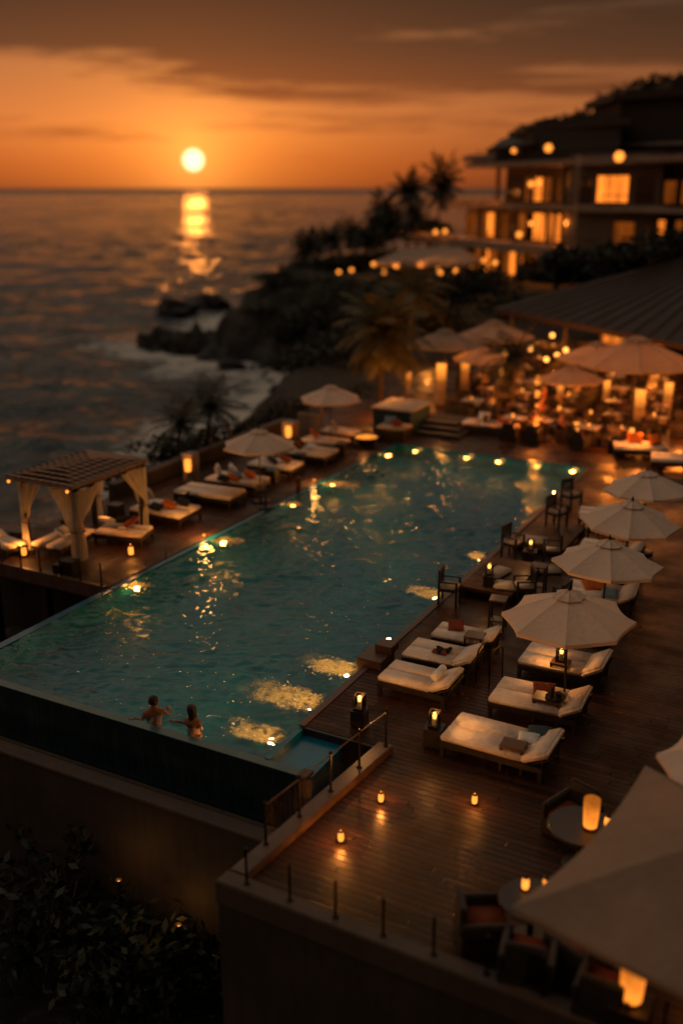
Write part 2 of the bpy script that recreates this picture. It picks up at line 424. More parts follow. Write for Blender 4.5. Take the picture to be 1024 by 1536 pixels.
# ------------------------------------------------------------------ world, sun, camera
SUN = ray(290, 240).normalized()
sun_el = math.asin(SUN.z)
sun_az = math.atan2(SUN.x, SUN.y)            # clockwise from +Y
def make_world():
    w = bpy.data.worlds.new('World'); sc.world = w; w.use_nodes = True
    t = NT.__new__(NT); t.t = w.node_tree; t.n = t.t.nodes; t.l = t.t.links; t.n.clear()
    out = t.n.new('ShaderNodeOutputWorld')
    d = t.new('TexCoord').outputs['Generated']
    sep = t.new('SeparateXYZ'); t.link(d, sep.inputs[0]); z = sep.outputs[2]
    dt = t.new('VectorMath', operation='DOT_PRODUCT'); t.link(d, dt.inputs[0]); dt.inputs[1].default_value = SUN
    dot = dt.outputs['Value']
    base = t.ramp(z, [(0, lin(104, 50, 30)), (.022, lin(140, 68, 36)), (.06, lin(172, 98, 54)), (.105, lin(158, 96, 56)), (.15, lin(96, 66, 47)),
                      (.21, lin(76, 59, 46)), (.32, lin(140, 116, 96)), (.44, lin(156, 134, 112)), (.60, lin(162, 144, 124)), (1, lin(154, 144, 132))])
    # warm glow round the sun
    ang = t.math('ARCCOSINE', t.math('MINIMUM', dot, 1.0))
    g1 = t.math('EXPONENT', t.math('MULTIPLY', ang, -7.5))
    g2 = t.math('EXPONENT', t.math('MULTIPLY', ang, -26))
    dz = t.math('ABSOLUTE', t.math('SUBTRACT', z, SUN.z + .02))
    flat = t.math('EXPONENT', t.math('MULTIPLY', dz, -15))
    glow = t.mix(1, t.mix(t.math('MULTIPLY', g1, flat), (0, 0, 0, 1), (.54, .165, .010, 1)), t.mix(g2, (0, 0, 0, 1), (.62, .27, .05, 1)), 'ADD')
    sky = t.mix(1, base, glow, 'ADD')
    AW = (FW * .62 - RT * .66 + Vector((0, 0, .42))).normalized()
    da = t.new('VectorMath', operation='DOT_PRODUCT'); t.link(d, da.inputs[0]); da.inputs[1].default_value = AW
    away = t.maprange(da.outputs['Value'], -.35, .85, .04, 1.2)
    # stretched evening cloud bands
    v = t.mapping(d, (2.2, 2.2, 26), (0, 0, .3), (.4, 0, 2.1))
    c1 = t.noise(v, 1.0, 6, .60, .45)
    v2 = t.mapping(d, (4.5, 4.5, 62), (0, 0, -.2), (3, 1, 4))
    c2 = t.noise(v2, 1.0, 6, .62, .3)
    cn = t.math('ADD', t.math('MULTIPLY', c1, .6), t.math('MULTIPLY', c2, .4))
    # thin high streaks low in the sky, a thick deck above
    thr = t.maprange(z, .04, .15, .055, -.125)
    cm = t.maprange(t.math('SUBTRACT', cn, thr), .475, .56, 0, 1)
    cm = t.math('MULTIPLY', cm, t.math('MULTIPLY', t.maprange(z, .015, .05, 0, 1), t.maprange(z, .20, .33, 1, .15)))
    ccol = t.ramp(z, [(0, lin(128, 58, 34)), (.07, lin(118, 62, 36)), (.12, lin(72, 45, 32)), (.18, lin(34, 26, 22)), (.3, lin(60, 50, 43)), (1, lin(140, 120, 105))])
    sky = t.mix(t.math('MULTIPLY', cm, .94), sky, ccol)
    sky = t.mix(1, sky, away, 'MULTIPLY')
    # a physical sky adds the last of the daylight
    ns = t.new('TexSky', sky_type='NISHITA'); ns.sun_disc = False
    ns.sun_elevation = max(sun_el, .02); ns.sun_rotation = sun_az
    b1 = t.new('Background'); t.link(t.mix(1, ns.outputs[0], (1, .60, .36, 1), 'MULTIPLY'), b1.inputs[0]); b1.inputs[1].default_value = .008
    disc = t.maprange(ang, rad(.49), rad(.59), 1, 0)
    sky = t.mix(disc, sky, (2.6, 1.75, .85, 1))
    b2 = t.new('Background'); t.link(sky, b2.inputs[0]); b2.inputs[1].default_value = 1.0
    ad = t.new('AddShader'); t.link(b1.outputs[0], ad.inputs[0]); t.link(b2.outputs[0], ad.inputs[1])
    t.link(ad.outputs[0], out.inputs[0])
make_world()
sl = bpy.data.lights.new('sun', 'SUN'); sl.energy = .03; sl.angle = rad(1.2); sl.color = (1, .30, .045)
so = bpy.data.objects.new('sun', sl); COL.objects.link(so)
so.rotation_euler = SUN.to_track_quat('Z', 'Y').to_euler(); so.location = (0, 40, 40)

cd = bpy.data.cameras.new('camera'); cam = bpy.data.objects.new('camera', cd); COL.objects.link(cam); sc.camera = cam
cam.location = CAM; cam.rotation_euler = (math.pi / 2 - PITCH, 0, YAW)
cd.sensor_fit = 'VERTICAL'; cd.sensor_height = 36; cd.sensor_width = 24; cd.lens = FPX / 1536 * 36
cd.clip_start = .2; cd.clip_end = 60000
cd.dof.use_dof = True; cd.dof.focus_distance = 20.5; cd.dof.aperture_fstop = cd.lens / 1000 / .185
cd.dof.aperture_blades = 0
sc.view_settings.view_transform = 'Standard'; sc.view_settings.look = 'None'; sc.view_settings.exposure = 0; sc.view_settings.gamma = 1
sc.render.engine = 'CYCLES'
cy = sc.cycles
cy.use_denoising = True
try: cy.denoiser = 'OPENIMAGEDENOISE'; cy.denoising_input_passes = 'RGB_ALBEDO_NORMAL'
except Exception: pass
cy.max_bounces = 7; cy.diffuse_bounces = 2; cy.glossy_bounces = 3; cy.transmission_bounces = 4; cy.transparent_max_bounces = 8
cy.sample_clamp_indirect = 4; cy.blur_glossy = .5
cy.use_light_tree = True; cy.volume_bounces = 0; cy.volume_step_rate = 3; cy.volume_max_steps = 64

# ================================================================== SETTING
def nz3(x, y, z): return noise.noise(Vector((x, y, z)))
COAST = [(-40, -30), (-24, 8), (-15.5, 26), (-12.2, 40), (-10.4, 54), (-8.4, 62), (-4.6, 72), (-3.4, 78), (-4.5, 84), (-9.0, 88.5), (-13.5, 92), (-17.6, 96), (-18.4, 100),
         (-17, 106), (-13.6, 112), (-12.5, 122), (-6, 136), (6, 152), (24, 172), (70, 205), (400, 420)]
def coast_sd(l, d):
    """distance to the shoreline, positive on land (land lies to larger l)"""
    best = 1e9; sgn = 1
    for (x0, y0), (x1, y1) in zip(COAST, COAST[1:]):
        ex, ey = x1 - x0, y1 - y0
        t = max(0, min(1, ((l - x0) * ex + (d - y0) * ey) / (ex * ex + ey * ey)))
        dx, dy = l - x0 - t * ex, d - y0 - t * ey
        q = dx * dx + dy * dy
        if q < best - 1e-9:
            best = q; sgn = 1 if (ex * dy - ey * dx) < 0 else -1
    return sgn * math.sqrt(best)
def sstep(a, b, x):
    t = max(0, min(1, (x - a) / (b - a))); return t * t * (3 - 2 * t)
def ground_z(l, d):
    s = coast_sd(l, d)
    p = CAM + RT * l + FW * d
    nz = noise.fractal(Vector((p.x * .16, p.y * .16, 3)), .9, 2.1, 5)
    nz2 = noise.fractal(Vector((p.x * .5, p.y * .5, 8)), .8, 2.2, 4)
    s2 = s + nz * 1.8
    if d > 80:
        top = 1.9 + .25 * nz
        ridge = sstep(0, 3.0, s2) * .30 + sstep(2, 6.5, s2) * .38 + sstep(6, 10, s2) * .32
    else:
        top = -.45; ridge = sstep(-.5, 7, s2)
    k = sstep(78, 86, d)
    topn = -.45 * (1 - k) + (-3.9 + 5.8 * sstep(-13.6, -4.0, l) + (nz * 1.0 + nz2 * .7) * (1 - sstep(-8, -3, l))) * k
    a = sstep(-.5, 7, s2); b = sstep(-.5, 2.2, s2) * .40 + sstep(2.0, 5.2, s2) * .36 + sstep(5.0, 9.5, s2) * .24
    rr = a * (1 - k) + b * k
    z = -7.2 + (topn + 7.2) * rr + (nz2 * 1.0 + nz * .7) * (1 - .7 * sstep(9, 13, s)) * (.35 + .65 * k)
    crag = (1 - abs(nz3(p.x * .13, p.y * .13, 41)) * 3.2) * 1.7 + (1 - abs(nz3(p.x * .30, p.y * .30, 21)) * 3) * 1.5 + (1 - abs(nz3(p.x * .7, p.y * .7, 31)) * 2.6) * .8 - 1.2
    z += k * crag * sstep(.02, .25, rr) * (1 - sstep(.72, 1.0, rr) * .85)
    if s < -1: z = min(z, -6)
    # hillside behind the hotel
    hill = sstep(27, 62, l - max(0, d - 80) * .05) * sstep(70, 100, d)
    z += hill * 15 + sstep(60, 160, l) * 14 * sstep(60, 120, d)
    # the resort platform is cut level
    if -15.5 < p.x < 30 and p.y > 22: z = min(z, -.6 + max(0, d - 66) * .14) if d < 84 else z
    if p.y <= 24 and p.x > -14.3: z = min(z, -2.4)
    if p.y < 5.0: z = min(z, -3.0 - .9 * sstep(5, 0, p.y) + nz2 * .25)
    if p.y < 0: z = min(z, -4.6 + nz2 * .3)
    if p.x < -14.3 and p.y < 26: z = min(z, -1.1 - .45 * (-14.3 - p.x))
    return z
def axis(segs):
    r = []
    for a, b, st in segs:
        x = a
        while x < b - 1e-6: r.append(x); x += st
    r.append(segs[-1][1]); return r
def sheet(name, Ls, Ds, zf, mat, attr=None):
    vs = []; av = []
    for d in Ds:
        for l in Ls:
            vs.append(LD(l, d, zf(l, d)))
            if attr: av.append(attr(l, d))
    m = MB(); w = len(Ls)
    m.add(vs, [(j * w + i, j * w + i + 1, (j + 1) * w + i + 1, (j + 1) * w + i) for j in range(len(Ds) - 1) for i in range(w - 1)])
    o = m.build(name, mat, smooth=True)
    if attr:
        a = o.data.attributes.new('foam', 'FLOAT', 'POINT'); a.data.foreach_set('value', av)
    return o
def foam_at(l, d):
    s = coast_sd(l, d)
    if s > 4: return 0
    w = 9 + 5 * noise.noise(Vector((l * .15, d * .15, 0)))
    f = max(0, 1 - max(0, -s) / w)
    f2 = 0
    for (a, b, r) in ((-21, 98, 6), (-13, 118, 5), (-19, 106, 5)):
        f2 = max(f2, 1 - math.hypot((l - a) * .8, d - b) / r)
    k = sstep(34, 60, d) * (1 - sstep(118, 150, d))
    return max(0, max(f, f2)) * (.25 + .75 * k)
def ridged(v): return 1 - abs(v) * 2.2
def sea_z(l, d):
    if d < 43 or d > 4000 or l > 40 or l < -700: return -5.0
    k = sstep(43, 50, d) * (1 - .75 * sstep(-8, 3, coast_sd(l, d)) if d < 150 else 1)
    wl, wd_ = l + 1.5 * nz3(l * .06, d * .06, 1), d + 2.2 * nz3(l * .08, d * .08, 5)
    far_ = 2.4 * nz3(wl * .015, d * .017, 13) * sstep(350, 1100, d)
    h = far_ + (.62 * nz3(wl * .072, wd_ * .105, 2) if d < 1100 else 0) * sstep(1100, 600, d)
    if d < 420 and l > -130: h += .36 * nz3(wl * .18, wd_ * .27, 7) * sstep(420, 240, d)
    if d < 200 and l > -64: h += (.26 * nz3(wl * .30, wd_ * .62, 9) + .12 * (ridged(nz3(wl * .22, wd_ * .5, 4)) - .5)) * sstep(200, 125, d)
    if d < 130 and l > -64: h += .085 * nz3(wl * .8, wd_ * 1.25, 11) * sstep(130, 85, d)
    return -5.0 + h * k * 1.15
sea = sheet('sea', axis([(-30000, -3000, 9000), (-3000, -700, 575), (-700, -420, 20), (-420, -130, 6), (-130, -64, 2), (-64, 6, .5), (6, 42, 6), (42, 600, 186), (600, 30000, 9800)]),
            axis([(0, 42, 6), (42, 130, .42), (130, 220, .9), (220, 420, 2), (420, 900, 6), (900, 4000, 26), (4000, 40000, 6000)]), sea_z, 'sea', foam_at)
struct(sea)
land = sheet('terrain', axis([(-26, 8, .75), (8, 50, 2.1), (50, 330, 20)]), axis([(-8, 44, 1.6), (44, 128, .8), (128, 230, 6)]), ground_z, 'rock')
struct(land)

# --- the pool
PX0, PX1, PY0, PY1 = -8.80, -1.0, 0.0, 22.7
m = MB()
m.span((PX0, .19, -1.7), (PX1, PY1, -1.5))
m.span((PX0 - .22, 5.25, -1.7), (PX0, PY1, .03))
m.span((PX0 - .22, -.02, -1.7), (PX0, 5.25, .012))
m.span((PX0 - .22, PY1, -1.7), (PX1 + .22, PY1 + .2, .035))
m.span((PX1, .19, -1.7), (PX1 + .10, PY1, .03))
m.span((PX1 + .10, .19, -1.7), (-.02, 1.45, -.10))
struct(m.build('pool_basin', 'pooltile'))
def pool_z(u, v):
    x, y = PX0 - .03 + u * (PX1 - PX0 + .06), .17 + v * (PY1 - .14)
    e = min(x - PX0, PX1 - x, y - .18, PY1 - y)
    p = Vector((x, y, 0)); a, b = p.dot(RT), p.dot(FW)
    wa, wb = a + .30 * nz3(a * .7, b * .7, 3), b + .22 * nz3(a * .8, b * .8, 6)
    h = .034 * nz3(wa * 1.2, wb * 2.2, 1) + .034 * nz3(wa * 2.9, wb * 5.0, 2) + .012 * nz3(wa * 5.6, wb * 8.6, 8)
    for (cx, cy) in ((-3.72, .44), (-2.86, .48)):                       # rings round the two bathers
        r_ = math.hypot(x - cx, y - cy)
        if r_ < 1.6: h += .012 * math.sin(r_ * 17) * (1 - r_ / 1.6)
    return Vector((x, y, h * 2.1 * (.75 + .9 * nz3(x * .25, y * .25, 4)) * (.25 + .75 * sstep(0, .35, e))))
m = MB(); m.grid(pool_z, 190, 560)
struct(m.build('pool_water', 'water', smooth=True))
m = MB(); m.span((PX0 - .25, 0, -1.75), (-.02, .19, -.012))
wr = m.build('weir_wall', 'poolwall', bevel=.01); tag(wr, 'dark tiled infinity wall the pool spills over, facing the garden', 'wall')
m = MB(); m.span((PX0 - .25, -.012, -.012), (-.0, .20, .014))
m.build('coping', 'coping', wr, bevel=.006)
m = MB(); m.span((-.20, -.03, -.03), (.012, .24, .035)); m.build('cap_stone', 'concrete_cap', wr, bevel=.008)
# channel that catches the overflow
m = MB()
m.span((PX0 - .6, -.46, -1.5), (.3, -.002, -1.32))
m.span((.012, -.46, -1.5), (.62, 1.45, -.95))
struct(m.build('overflow_channel', 'soil'))
m = MB(); m.add([(.02, -.4, -.80), (.66, -.4, -.80), (.80, 1.46, -.80), (.02, 1.46, -.80)], [(0, 1, 2, 3)])
struct(m.build('channel_water', 'water'))
m = MB(); m.span((PX0 - 8, -.74, -5.6), (.34, -.46, -1.03)); gw = m.build('garden_wall', 'concrete', bevel=.012)
tag(gw, 'weathered concrete retaining wall below the infinity edge, rising from the garden', 'wall')
m = MB(); m.span((PX0 - 8, -.78, -1.03), (.30, -.43, -.97)); m.build('coping', 'concrete_cap', gw, bevel=.012)
m = MB(); m.span((PX0 - 8, -.13, -1.36), (.0, -.02, -1.22)); m.build('ledge', 'concrete_cap', gw, bevel=.01)

# --- decks
deck = MB(); deck.prism([(PX1 + .1, 1.5), (.98, 1.5), (.60, -2.95), (13, -3.1), (13, 22.72), (PX1 + .1, 22.72)], -.34, .06)
struct(deck.build('pool_deck', 'deck'))
m = MB(); m.prism([(PX1 + .06, 1.42), (.75, 1.42), (.75, 1.497), (PX1 + .06, 1.497)], -1.1, .05); struct(m.build('deck_fascia', 'dark_wood'))
m = MB(); m.span((PX1 - .03, 1.44, .062), (PX1 + .12, 22.7, .085)); struct(m.build('deck_edge_board', 'kerb', bevel=.006))
m = MB(); m.span((-14.3, 5.25, -.3), (PX0 - .2, 22.72, .05)); struct(m.build('left_deck', 'deck_left'))
m = MB(); m.span((-14.3, 5.12, -.3), (PX0 - .25, 5.247, .085)); struct(m.build('left_deck_edge', 'kerb', bevel=.01))
m = MB(); m.span((-14.6, 22.9, -.35), (16, 54, .045)); struct(m.build('dining_terrace', 'terrace'))
m = MB(); m.span((PX1 + .22, 22.72, -.35), (13, 22.9, .05)); struct(m.build('terrace_step', 'kerb'))
for i, x in enumerate((-13.6, -11.6, -9.6)):
    m = MB(); m.box((x, 5.6, -1.9), (.22, .22, 3.2)); o = m.build('deck_post', 'dark_wood', bevel=.01)
    tag(o, ['timber post under the left deck, below the leftmost railing posts', 'timber post under the left deck, below the curtained pavilion', 'timber post under the left deck, beside the pool edge'][i], 'post', 'posts holding up the left deck')
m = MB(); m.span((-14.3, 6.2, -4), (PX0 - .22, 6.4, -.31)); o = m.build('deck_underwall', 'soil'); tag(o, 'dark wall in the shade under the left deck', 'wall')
m = MB(); m.prism([(.72, 1.44), (1.02, 1.44), (.64, -2.93), (.33, -2.93)], -.2, .20); kb = m.build('parapet', 'kerb', bevel=.02)
tag(kb, 'broad timber kerb along the deck above the overflow channel', 'kerb')
m = MB(); m.prism([(.74, 1.43), (.98, 1.43), (.60, -2.93), (.36, -2.93)], -1.6, -.2); m.build('side_wall', 'concrete', kb)
m = MB(); m.prism([(.31, -2.94), (13, -3.09), (13, -3.40), (.29, -3.25)], -.2, .20); pf = m.build('parapet', 'concrete_cap', bevel=.02)
tag(pf, 'pale coping wall across the near end of the deck, above the garden', 'wall')
m = MB(); m.prism([(.34, -2.97), (13, -3.12), (13, -3.36), (.32, -3.22)], -6, -.2); m.build('wall_face', 'concrete', pf)
m = MB(); m.prism([(.345, -2.96), (.345, -.75), (.58, -.75), (.58, -2.96)], -6, -1.6); m.build('wall_face', 'concrete', pf)
m = MB(); m.span((-14.25, 11.4, .05), (-13.95, 22.7, .52)); lw = m.build('low_wall', 'concrete', bevel=.015)
tag(lw, 'low rendered wall behind the loungers on the sea side', 'wall')
m = MB(); m.span((-14.29, 11.38, .52), (-13.91, 22.72, .58)); m.build('coping', 'concrete_cap', lw, bevel=.01)

# --- underwater lamps
def pool_lamp(x, y, nx, ny, label, w=36):
    r = thing('pool_lamp', label, 'lamp', (x, y, -.34), 0, 'underwater pool lamps')
    a = Vector((nx, ny, 0))
    t0 = MB(); t0.tube([a * -.0, a * .03], .13, 16); t0.build('bezel', 'steel', r)
    t1 = MB(); t1.tube([a * .028, a * .04], .07, 16); t1.build('lens', 'poollamp', r)
    if nx < 0:
        o = lamp(a * .34, w * 5, (1, .46, .11), .05, r); o.data.type = 'SPOT'; o.data.spot_size = rad(165); o.data.spot_blend = .6
        o.rotation_euler = (Vector((nx, ny, .9))).to_track_quat('-Z', 'Y').to_euler()
    else: lamp(a * .22, w * 1.1, (1, .34, .05), .085, r)
for y, t_, w in ((9.05, 'under the wooden chair at the deck edge', 34), (6.2, 'just beyond the wooden step block', 6), (4.1, 'on the near side of the wooden step block', 30), (2.45, 'next to the lantern on the deck corner', 46), (.95, 'in the corner by the tiled ledge', 34), (12.2, 'beside the farther raised platform', 10), (19.6, 'near the far end of the deck', 10)):
    pool_lamp(PX1, y, -1, 0, 'glowing underwater lamp ' + t_, w)
for y, t_, w in ((5.9, 'nearest the curtained pavilion', 18), (9.95, 'beside the first lounger', 30), (14.0, 'beside the middle loungers on the sea side', 10), (16.8, 'below the second parasol on the sea side', 28), (21.4, 'in the far corner by the fire bowl', 10)):
    pool_lamp(PX0, y, 1, 0, 'glowing underwater lamp ' + t_, w)
for x, t_, w in ((-7.9, 'below the stone steps', 9), (-5.7, 'below the long sofa', 10), (-4.4, 'below the first front armchair', 10), (-2.9, 'below the middle front armchair', 12), (-1.5, 'in the far right corner', 16)):
    pool_lamp(x, PY1, 0, -1, 'glowing underwater lamp in the far wall, ' + t_, w)

def bubbles(x, y, dx, dy, n, ln, wd, label):
    """aerated water round a pool jet: many small flecks just under the surface"""
    m = MB(); rr = random.Random(int(x * 31 + y * 17) + 900)
    a = Vector((dx, dy, 0)); b = Vector((-dy, dx, 0))
    for k in range(n):
        t = rr.random() ** 1.6; s_ = rr.gauss(0, .42) * (wd * (.45 + .55 * t))
        c = Vector((x, y, 0)) + a * (.05 + t * ln) + b * s_
        c.z = -.04 - rr.random() * .3
        if PX0 + .02 < c.x < PX1 - .02 and .33 < c.y < PY1 - .02:
            q = rr.uniform(.010, .034) * (1.1 - .5 * t); an = rr.uniform(0, 6.28)
            u = Vector((math.cos(an), math.sin(an), rr.uniform(-.5, .5))) * q * rr.uniform(1, 2.6); v = Vector((-math.sin(an), math.cos(an), rr.uniform(-.6, .6))) * q
            m.add([c - u - v * .4, c - v, c + u - v * .3, c + u * .7 + v * .6, c + v, c - u * .8 + v * .5], [(0, 1, 2, 3, 4, 5)])
    o = m.build('jet_bubbles', 'bubble'); tag(o, label, kind='stuff'); return o
tb = NT('bubble_foam'); pb = tb.new('BsdfDiffuse'); pb.inputs[0].default_value = (.75, .72, .62, 1); tr_ = tb.new('BsdfTranslucent'); tr_.inputs[0].default_value = (.75, .72, .6, 1)
ms_ = tb.new('MixShader'); ms_.inputs[0].default_value = .5; tb.link(pb.outputs[0], ms_.inputs[1]); tb.link(tr_.outputs[0], ms_.inputs[2]); tb.link(ms_.outputs[0], tb.out.inputs[0])
M['bubble'] = tb.m
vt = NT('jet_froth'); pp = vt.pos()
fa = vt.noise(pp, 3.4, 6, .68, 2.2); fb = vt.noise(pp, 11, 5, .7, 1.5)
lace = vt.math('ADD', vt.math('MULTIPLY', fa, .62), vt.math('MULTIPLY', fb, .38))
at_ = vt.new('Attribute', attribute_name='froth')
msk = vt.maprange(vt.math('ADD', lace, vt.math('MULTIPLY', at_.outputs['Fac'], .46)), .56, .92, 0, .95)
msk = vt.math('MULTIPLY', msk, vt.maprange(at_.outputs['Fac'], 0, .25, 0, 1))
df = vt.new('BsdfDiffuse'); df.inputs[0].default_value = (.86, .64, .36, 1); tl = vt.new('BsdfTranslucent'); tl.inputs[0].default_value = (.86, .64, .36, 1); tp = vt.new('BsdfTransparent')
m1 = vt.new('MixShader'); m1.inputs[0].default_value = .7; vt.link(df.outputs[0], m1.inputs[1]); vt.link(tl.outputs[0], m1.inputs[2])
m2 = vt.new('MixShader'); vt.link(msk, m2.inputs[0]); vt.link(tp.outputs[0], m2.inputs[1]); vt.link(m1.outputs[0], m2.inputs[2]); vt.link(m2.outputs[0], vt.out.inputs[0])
M['froth'] = vt.m
def plume(x, y, dx, ln, wd, label):
    """submerged sheet of aerated water drifting off a jet"""
    m = MB(); av = []; nu, nv = 34, 26
    def fn(u, v):
        px_ = x + dx * (.02 + u * ln * 1.3); py_ = y + (v - .5) * wd * 1.7 * (.45 + .55 * u) + .12 * u * u
        r_ = math.hypot((u - .08) / .92, (v - .5) * 2)
        av.append(max(0, 1 - r_) * (1.0 + .6 * nz3(px_ * 2, py_ * 2, 3)))
        return Vector((px_, max(.2, py_), -.075 - .05 * u + .05 * nz3(px_ * 3, py_ * 3, 1)))
    m.grid(fn, nu, nv)
    o = m.build('jet_froth', 'froth', None, smooth=True); q = o.data.attributes.new('froth', 'FLOAT', 'POINT'); q.data.foreach_set('value', av); tag(o, label, kind='stuff')
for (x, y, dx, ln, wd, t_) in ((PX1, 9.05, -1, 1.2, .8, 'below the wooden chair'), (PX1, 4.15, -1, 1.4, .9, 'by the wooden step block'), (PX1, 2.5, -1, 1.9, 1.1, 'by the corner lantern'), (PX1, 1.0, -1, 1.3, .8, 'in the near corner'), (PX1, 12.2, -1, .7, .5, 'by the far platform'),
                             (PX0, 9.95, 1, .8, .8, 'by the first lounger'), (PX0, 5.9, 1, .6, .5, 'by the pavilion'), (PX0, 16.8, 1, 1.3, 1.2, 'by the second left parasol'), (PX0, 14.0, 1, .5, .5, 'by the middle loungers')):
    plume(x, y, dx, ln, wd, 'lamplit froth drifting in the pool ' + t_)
for (x, y, dx, dy, n, ln, wd, t_) in ((PX1, 9.05, -1, .1, 60, 1.0, .45, 'below the wooden chair'), (PX1, 4.15, -1, -.1, 90, 1.3, .6, 'by the wooden step block'), (PX1, 2.5, -1, .15, 160, 1.9, .8, 'by the corner lantern'), (PX1, .95, -1, .1, 90, 1.3, .45, 'in the near corner'),
                                  (PX1, 12.2, -1, 0, 30, .6, .4, 'by the far platform'), (PX0, 9.9, 1, 0, 50, .8, .6, 'by the first lounger'), (PX0, 5.95, 1, .1, 30, .6, .35, 'by the pavilion'), (PX0, 16.7, 1, 0, 60, 1.3, .7, 'by the second left parasol'), (PX0, 14.0, 1, 0, 20, .4, .3, 'by the middle loungers')):
    bubbles(x, y, dx, dy, n, ln, wd, 'lamplit bubbles in the pool ' + t_)

# ================================================================== PROTOTYPES
def make_parasol(n=8, r=1.25, ze=2.0, rise=.5, mat='canopy', name='parasol', rot=0.0, base=True):
    root = thing(name, 'parasol', 'parasol')
    if base:
        m = MB(); m.lathe([(.30, 0), (.30, .05), (.26, .08), (.06, .10), (.045, .3), (.04, .32)], 20); m.build('base', 'metal', root, smooth=False)
    m = MB(); m.tube([(0, 0, .05), (0, 0, ze + rise - .05)], .024 if r < 1.6 else .04, 10); m.build('pole', 'dark_wood', root)
    A = [rot + 2 * math.pi * k / n for k in range(n)]
    def corner(k, t):
        a = A[k % n]; rr = r * t
        return Vector((rr * math.cos(a), rr * math.sin(a), ze + rise * (1 - t ** 1.12)))
    m = MB(); nu, nv = 8, 8
    for k in range(n):
        def fn(u, v, k=k):
            t = .13 + .87 * v
            a, b = corner(k, t), corner(k + 1, t)
            p = a.lerp(b, u); s_ = 4 * u * (1 - u)
            p.z -= s_ * .055 * t * (r / 1.25) * (1.0 if n > 4 else 1.5) * (1.25 - t * .6)
            pull = s_ * .055 * t * t
            p.x *= 1 - pull; p.y *= 1 - pull
            return p
        m.grid(fn, nu, nv)
        # hanging hem
        def hem(u, v, k=k, fn=fn):
            p = fn(u, 1.0); return Vector((p.x * (1 + .004 * v), p.y * (1 + .004 * v), p.z - .07 * v))
        m.grid(hem, nu, 1)
    can = m.build('canopy', mat, root, smooth=False)
    # separate vent cap with scalloped edge
    m = MB()
    for k in range(n):
        def fv(u, v, k=k):
            t = .005 + .255 * v
            a, b = corner(k, t), corner(k + 1, t); p = a.lerp(b, u); s_ = 4 * u * (1 - u)
            p.z += .055 * (r / 1.25) - s_ * .018 + .02 * (1 - v); q = 1 - s_ * .10 * v
            return Vector((p.x * q, p.y * q, p.z))
        m.grid(fv, 4, 3)
    m.build('vent_cap', mat, can)
    m = MB(); m.lathe([(.025, 0), (.035, .03), (.03, .07), (.012, .12), (.004, .13)], 10, (0, 0, ze + rise + .045 * (r / 1.25))); m.build('finial', 'dark_wood', root, smooth=True)
    m = MB(); m.lathe([(.055, -.04), (.055, .04)], 12, (0, 0, ze - .28 + rise * .3)); m.build('hub', 'dark_wood', root)
    for k in range(n):
        m = MB(); m.tube([corner(k, t) + Vector((0, 0, -.028)) for t in (.06, .35, .65, .985)], .011, 5)
        rb = m.build('rib', 'mid_wood', root)
        m = MB(); m.tube([corner(k, .5) + Vector((0, 0, -.04)), (.05 * math.cos(A[k]), .05 * math.sin(A[k]), ze - .28 + rise * .3)], .009, 5); m.build('strut', 'mid_wood', rb)
    return root

def make_sunbed(ln=1.95, wd=1.06, back=True, name='sun_lounger', mat='cream', strips=2, hood=.30):
    root = thing(name, 'sun lounger', 'sun lounger')
    x0, x1, y0, y1 = -ln / 2, ln / 2, -wd / 2, wd / 2
    m = MB()
    for y in (y0 + .03, y1 - .03): m.box((0, y, .25), (ln, .06, .11))
    for x in (x0 + .03, x1 - .03): m.box((x, 0, .25), (.06, wd - .121, .11))
    k = 9
    for i in range(k): m.box((x0 + .12 + (ln - .24) * i / (k - 1), 0, .275), (.07, wd - .13, .02))
    m.build('frame', 'dark_wood', root, bevel=.006)
    for x in (x0 + .05, x1 - .05):
        for y in (y0 + .05, y1 - .05):
            q = MB(); q.box((x, y, .10), (.08, .08, .20)); q.build('leg', 'dark_wood', root, bevel=.006)
    bx = x1 - hood * 1.35 if back else x1 - .01
    w1 = wd / strips
    for j in range(strips):
        q = MB(); cyy = y0 + w1 * (j + .5)
        def top(u, v, cyy=cyy):
            return None
        q.box(((x0 + bx) / 2, cyy, .365), (bx - x0, w1 - .03, .115))
        q.build('mattress', mat, root, bevel=.028, seg=3, smooth=True)
    if back:
        q = MB(); th = rad(-27)
        q.box((x1 - hood * .62, 0, .46), (hood * 1.9, wd - .02, .13), ry=th); q.build('backrest', mat, root, bevel=.045, seg=4, smooth=True)
        q = MB(); q.box((x1 - hood * .5, 0, .34), (hood * 1.9, wd - .16, .03), ry=th); q.build('backrest_board', 'dark_wood', root, bevel=.005)
        for yy in (y0 + .09, y1 - .09): q = MB(); q.tube([(x1 - .05, yy, .26), (x1 - .02, yy, .46)], .018, 6); q.build('prop', 'dark_wood', root)
    return root

def make_side_table(w=.42, d=.42, h=.42, mat='mid_wood', name='side_table', closed=False):
    root = thing(name, 'side table', 'side table')
    m = MB(); m.box((0, 0, h - .02), (w, d, .04)); m.build('table_top', mat, root, bevel=.006)
    if closed:
        m = MB(); m.box((0, 0, (h - .04) / 2 + .01), (w * .92, d * .92, h - .06)); m.build('body', 'dark_wood', root, bevel=.008)
    else:
        for x in (-1, 1):
            for y in (-1, 1):
                m = MB(); m.box((x * (w / 2 - .03), y * (d / 2 - .03), (h - .04) / 2), (.045, .045, h - .04)); m.build('leg', 'dark_wood', root, bevel=.004)
        m = MB(); m.box((0, 0, h * .3), (w - .1, d - .1, .025)); m.build('shelf', 'dark_wood', root, bevel=.004)
    return root

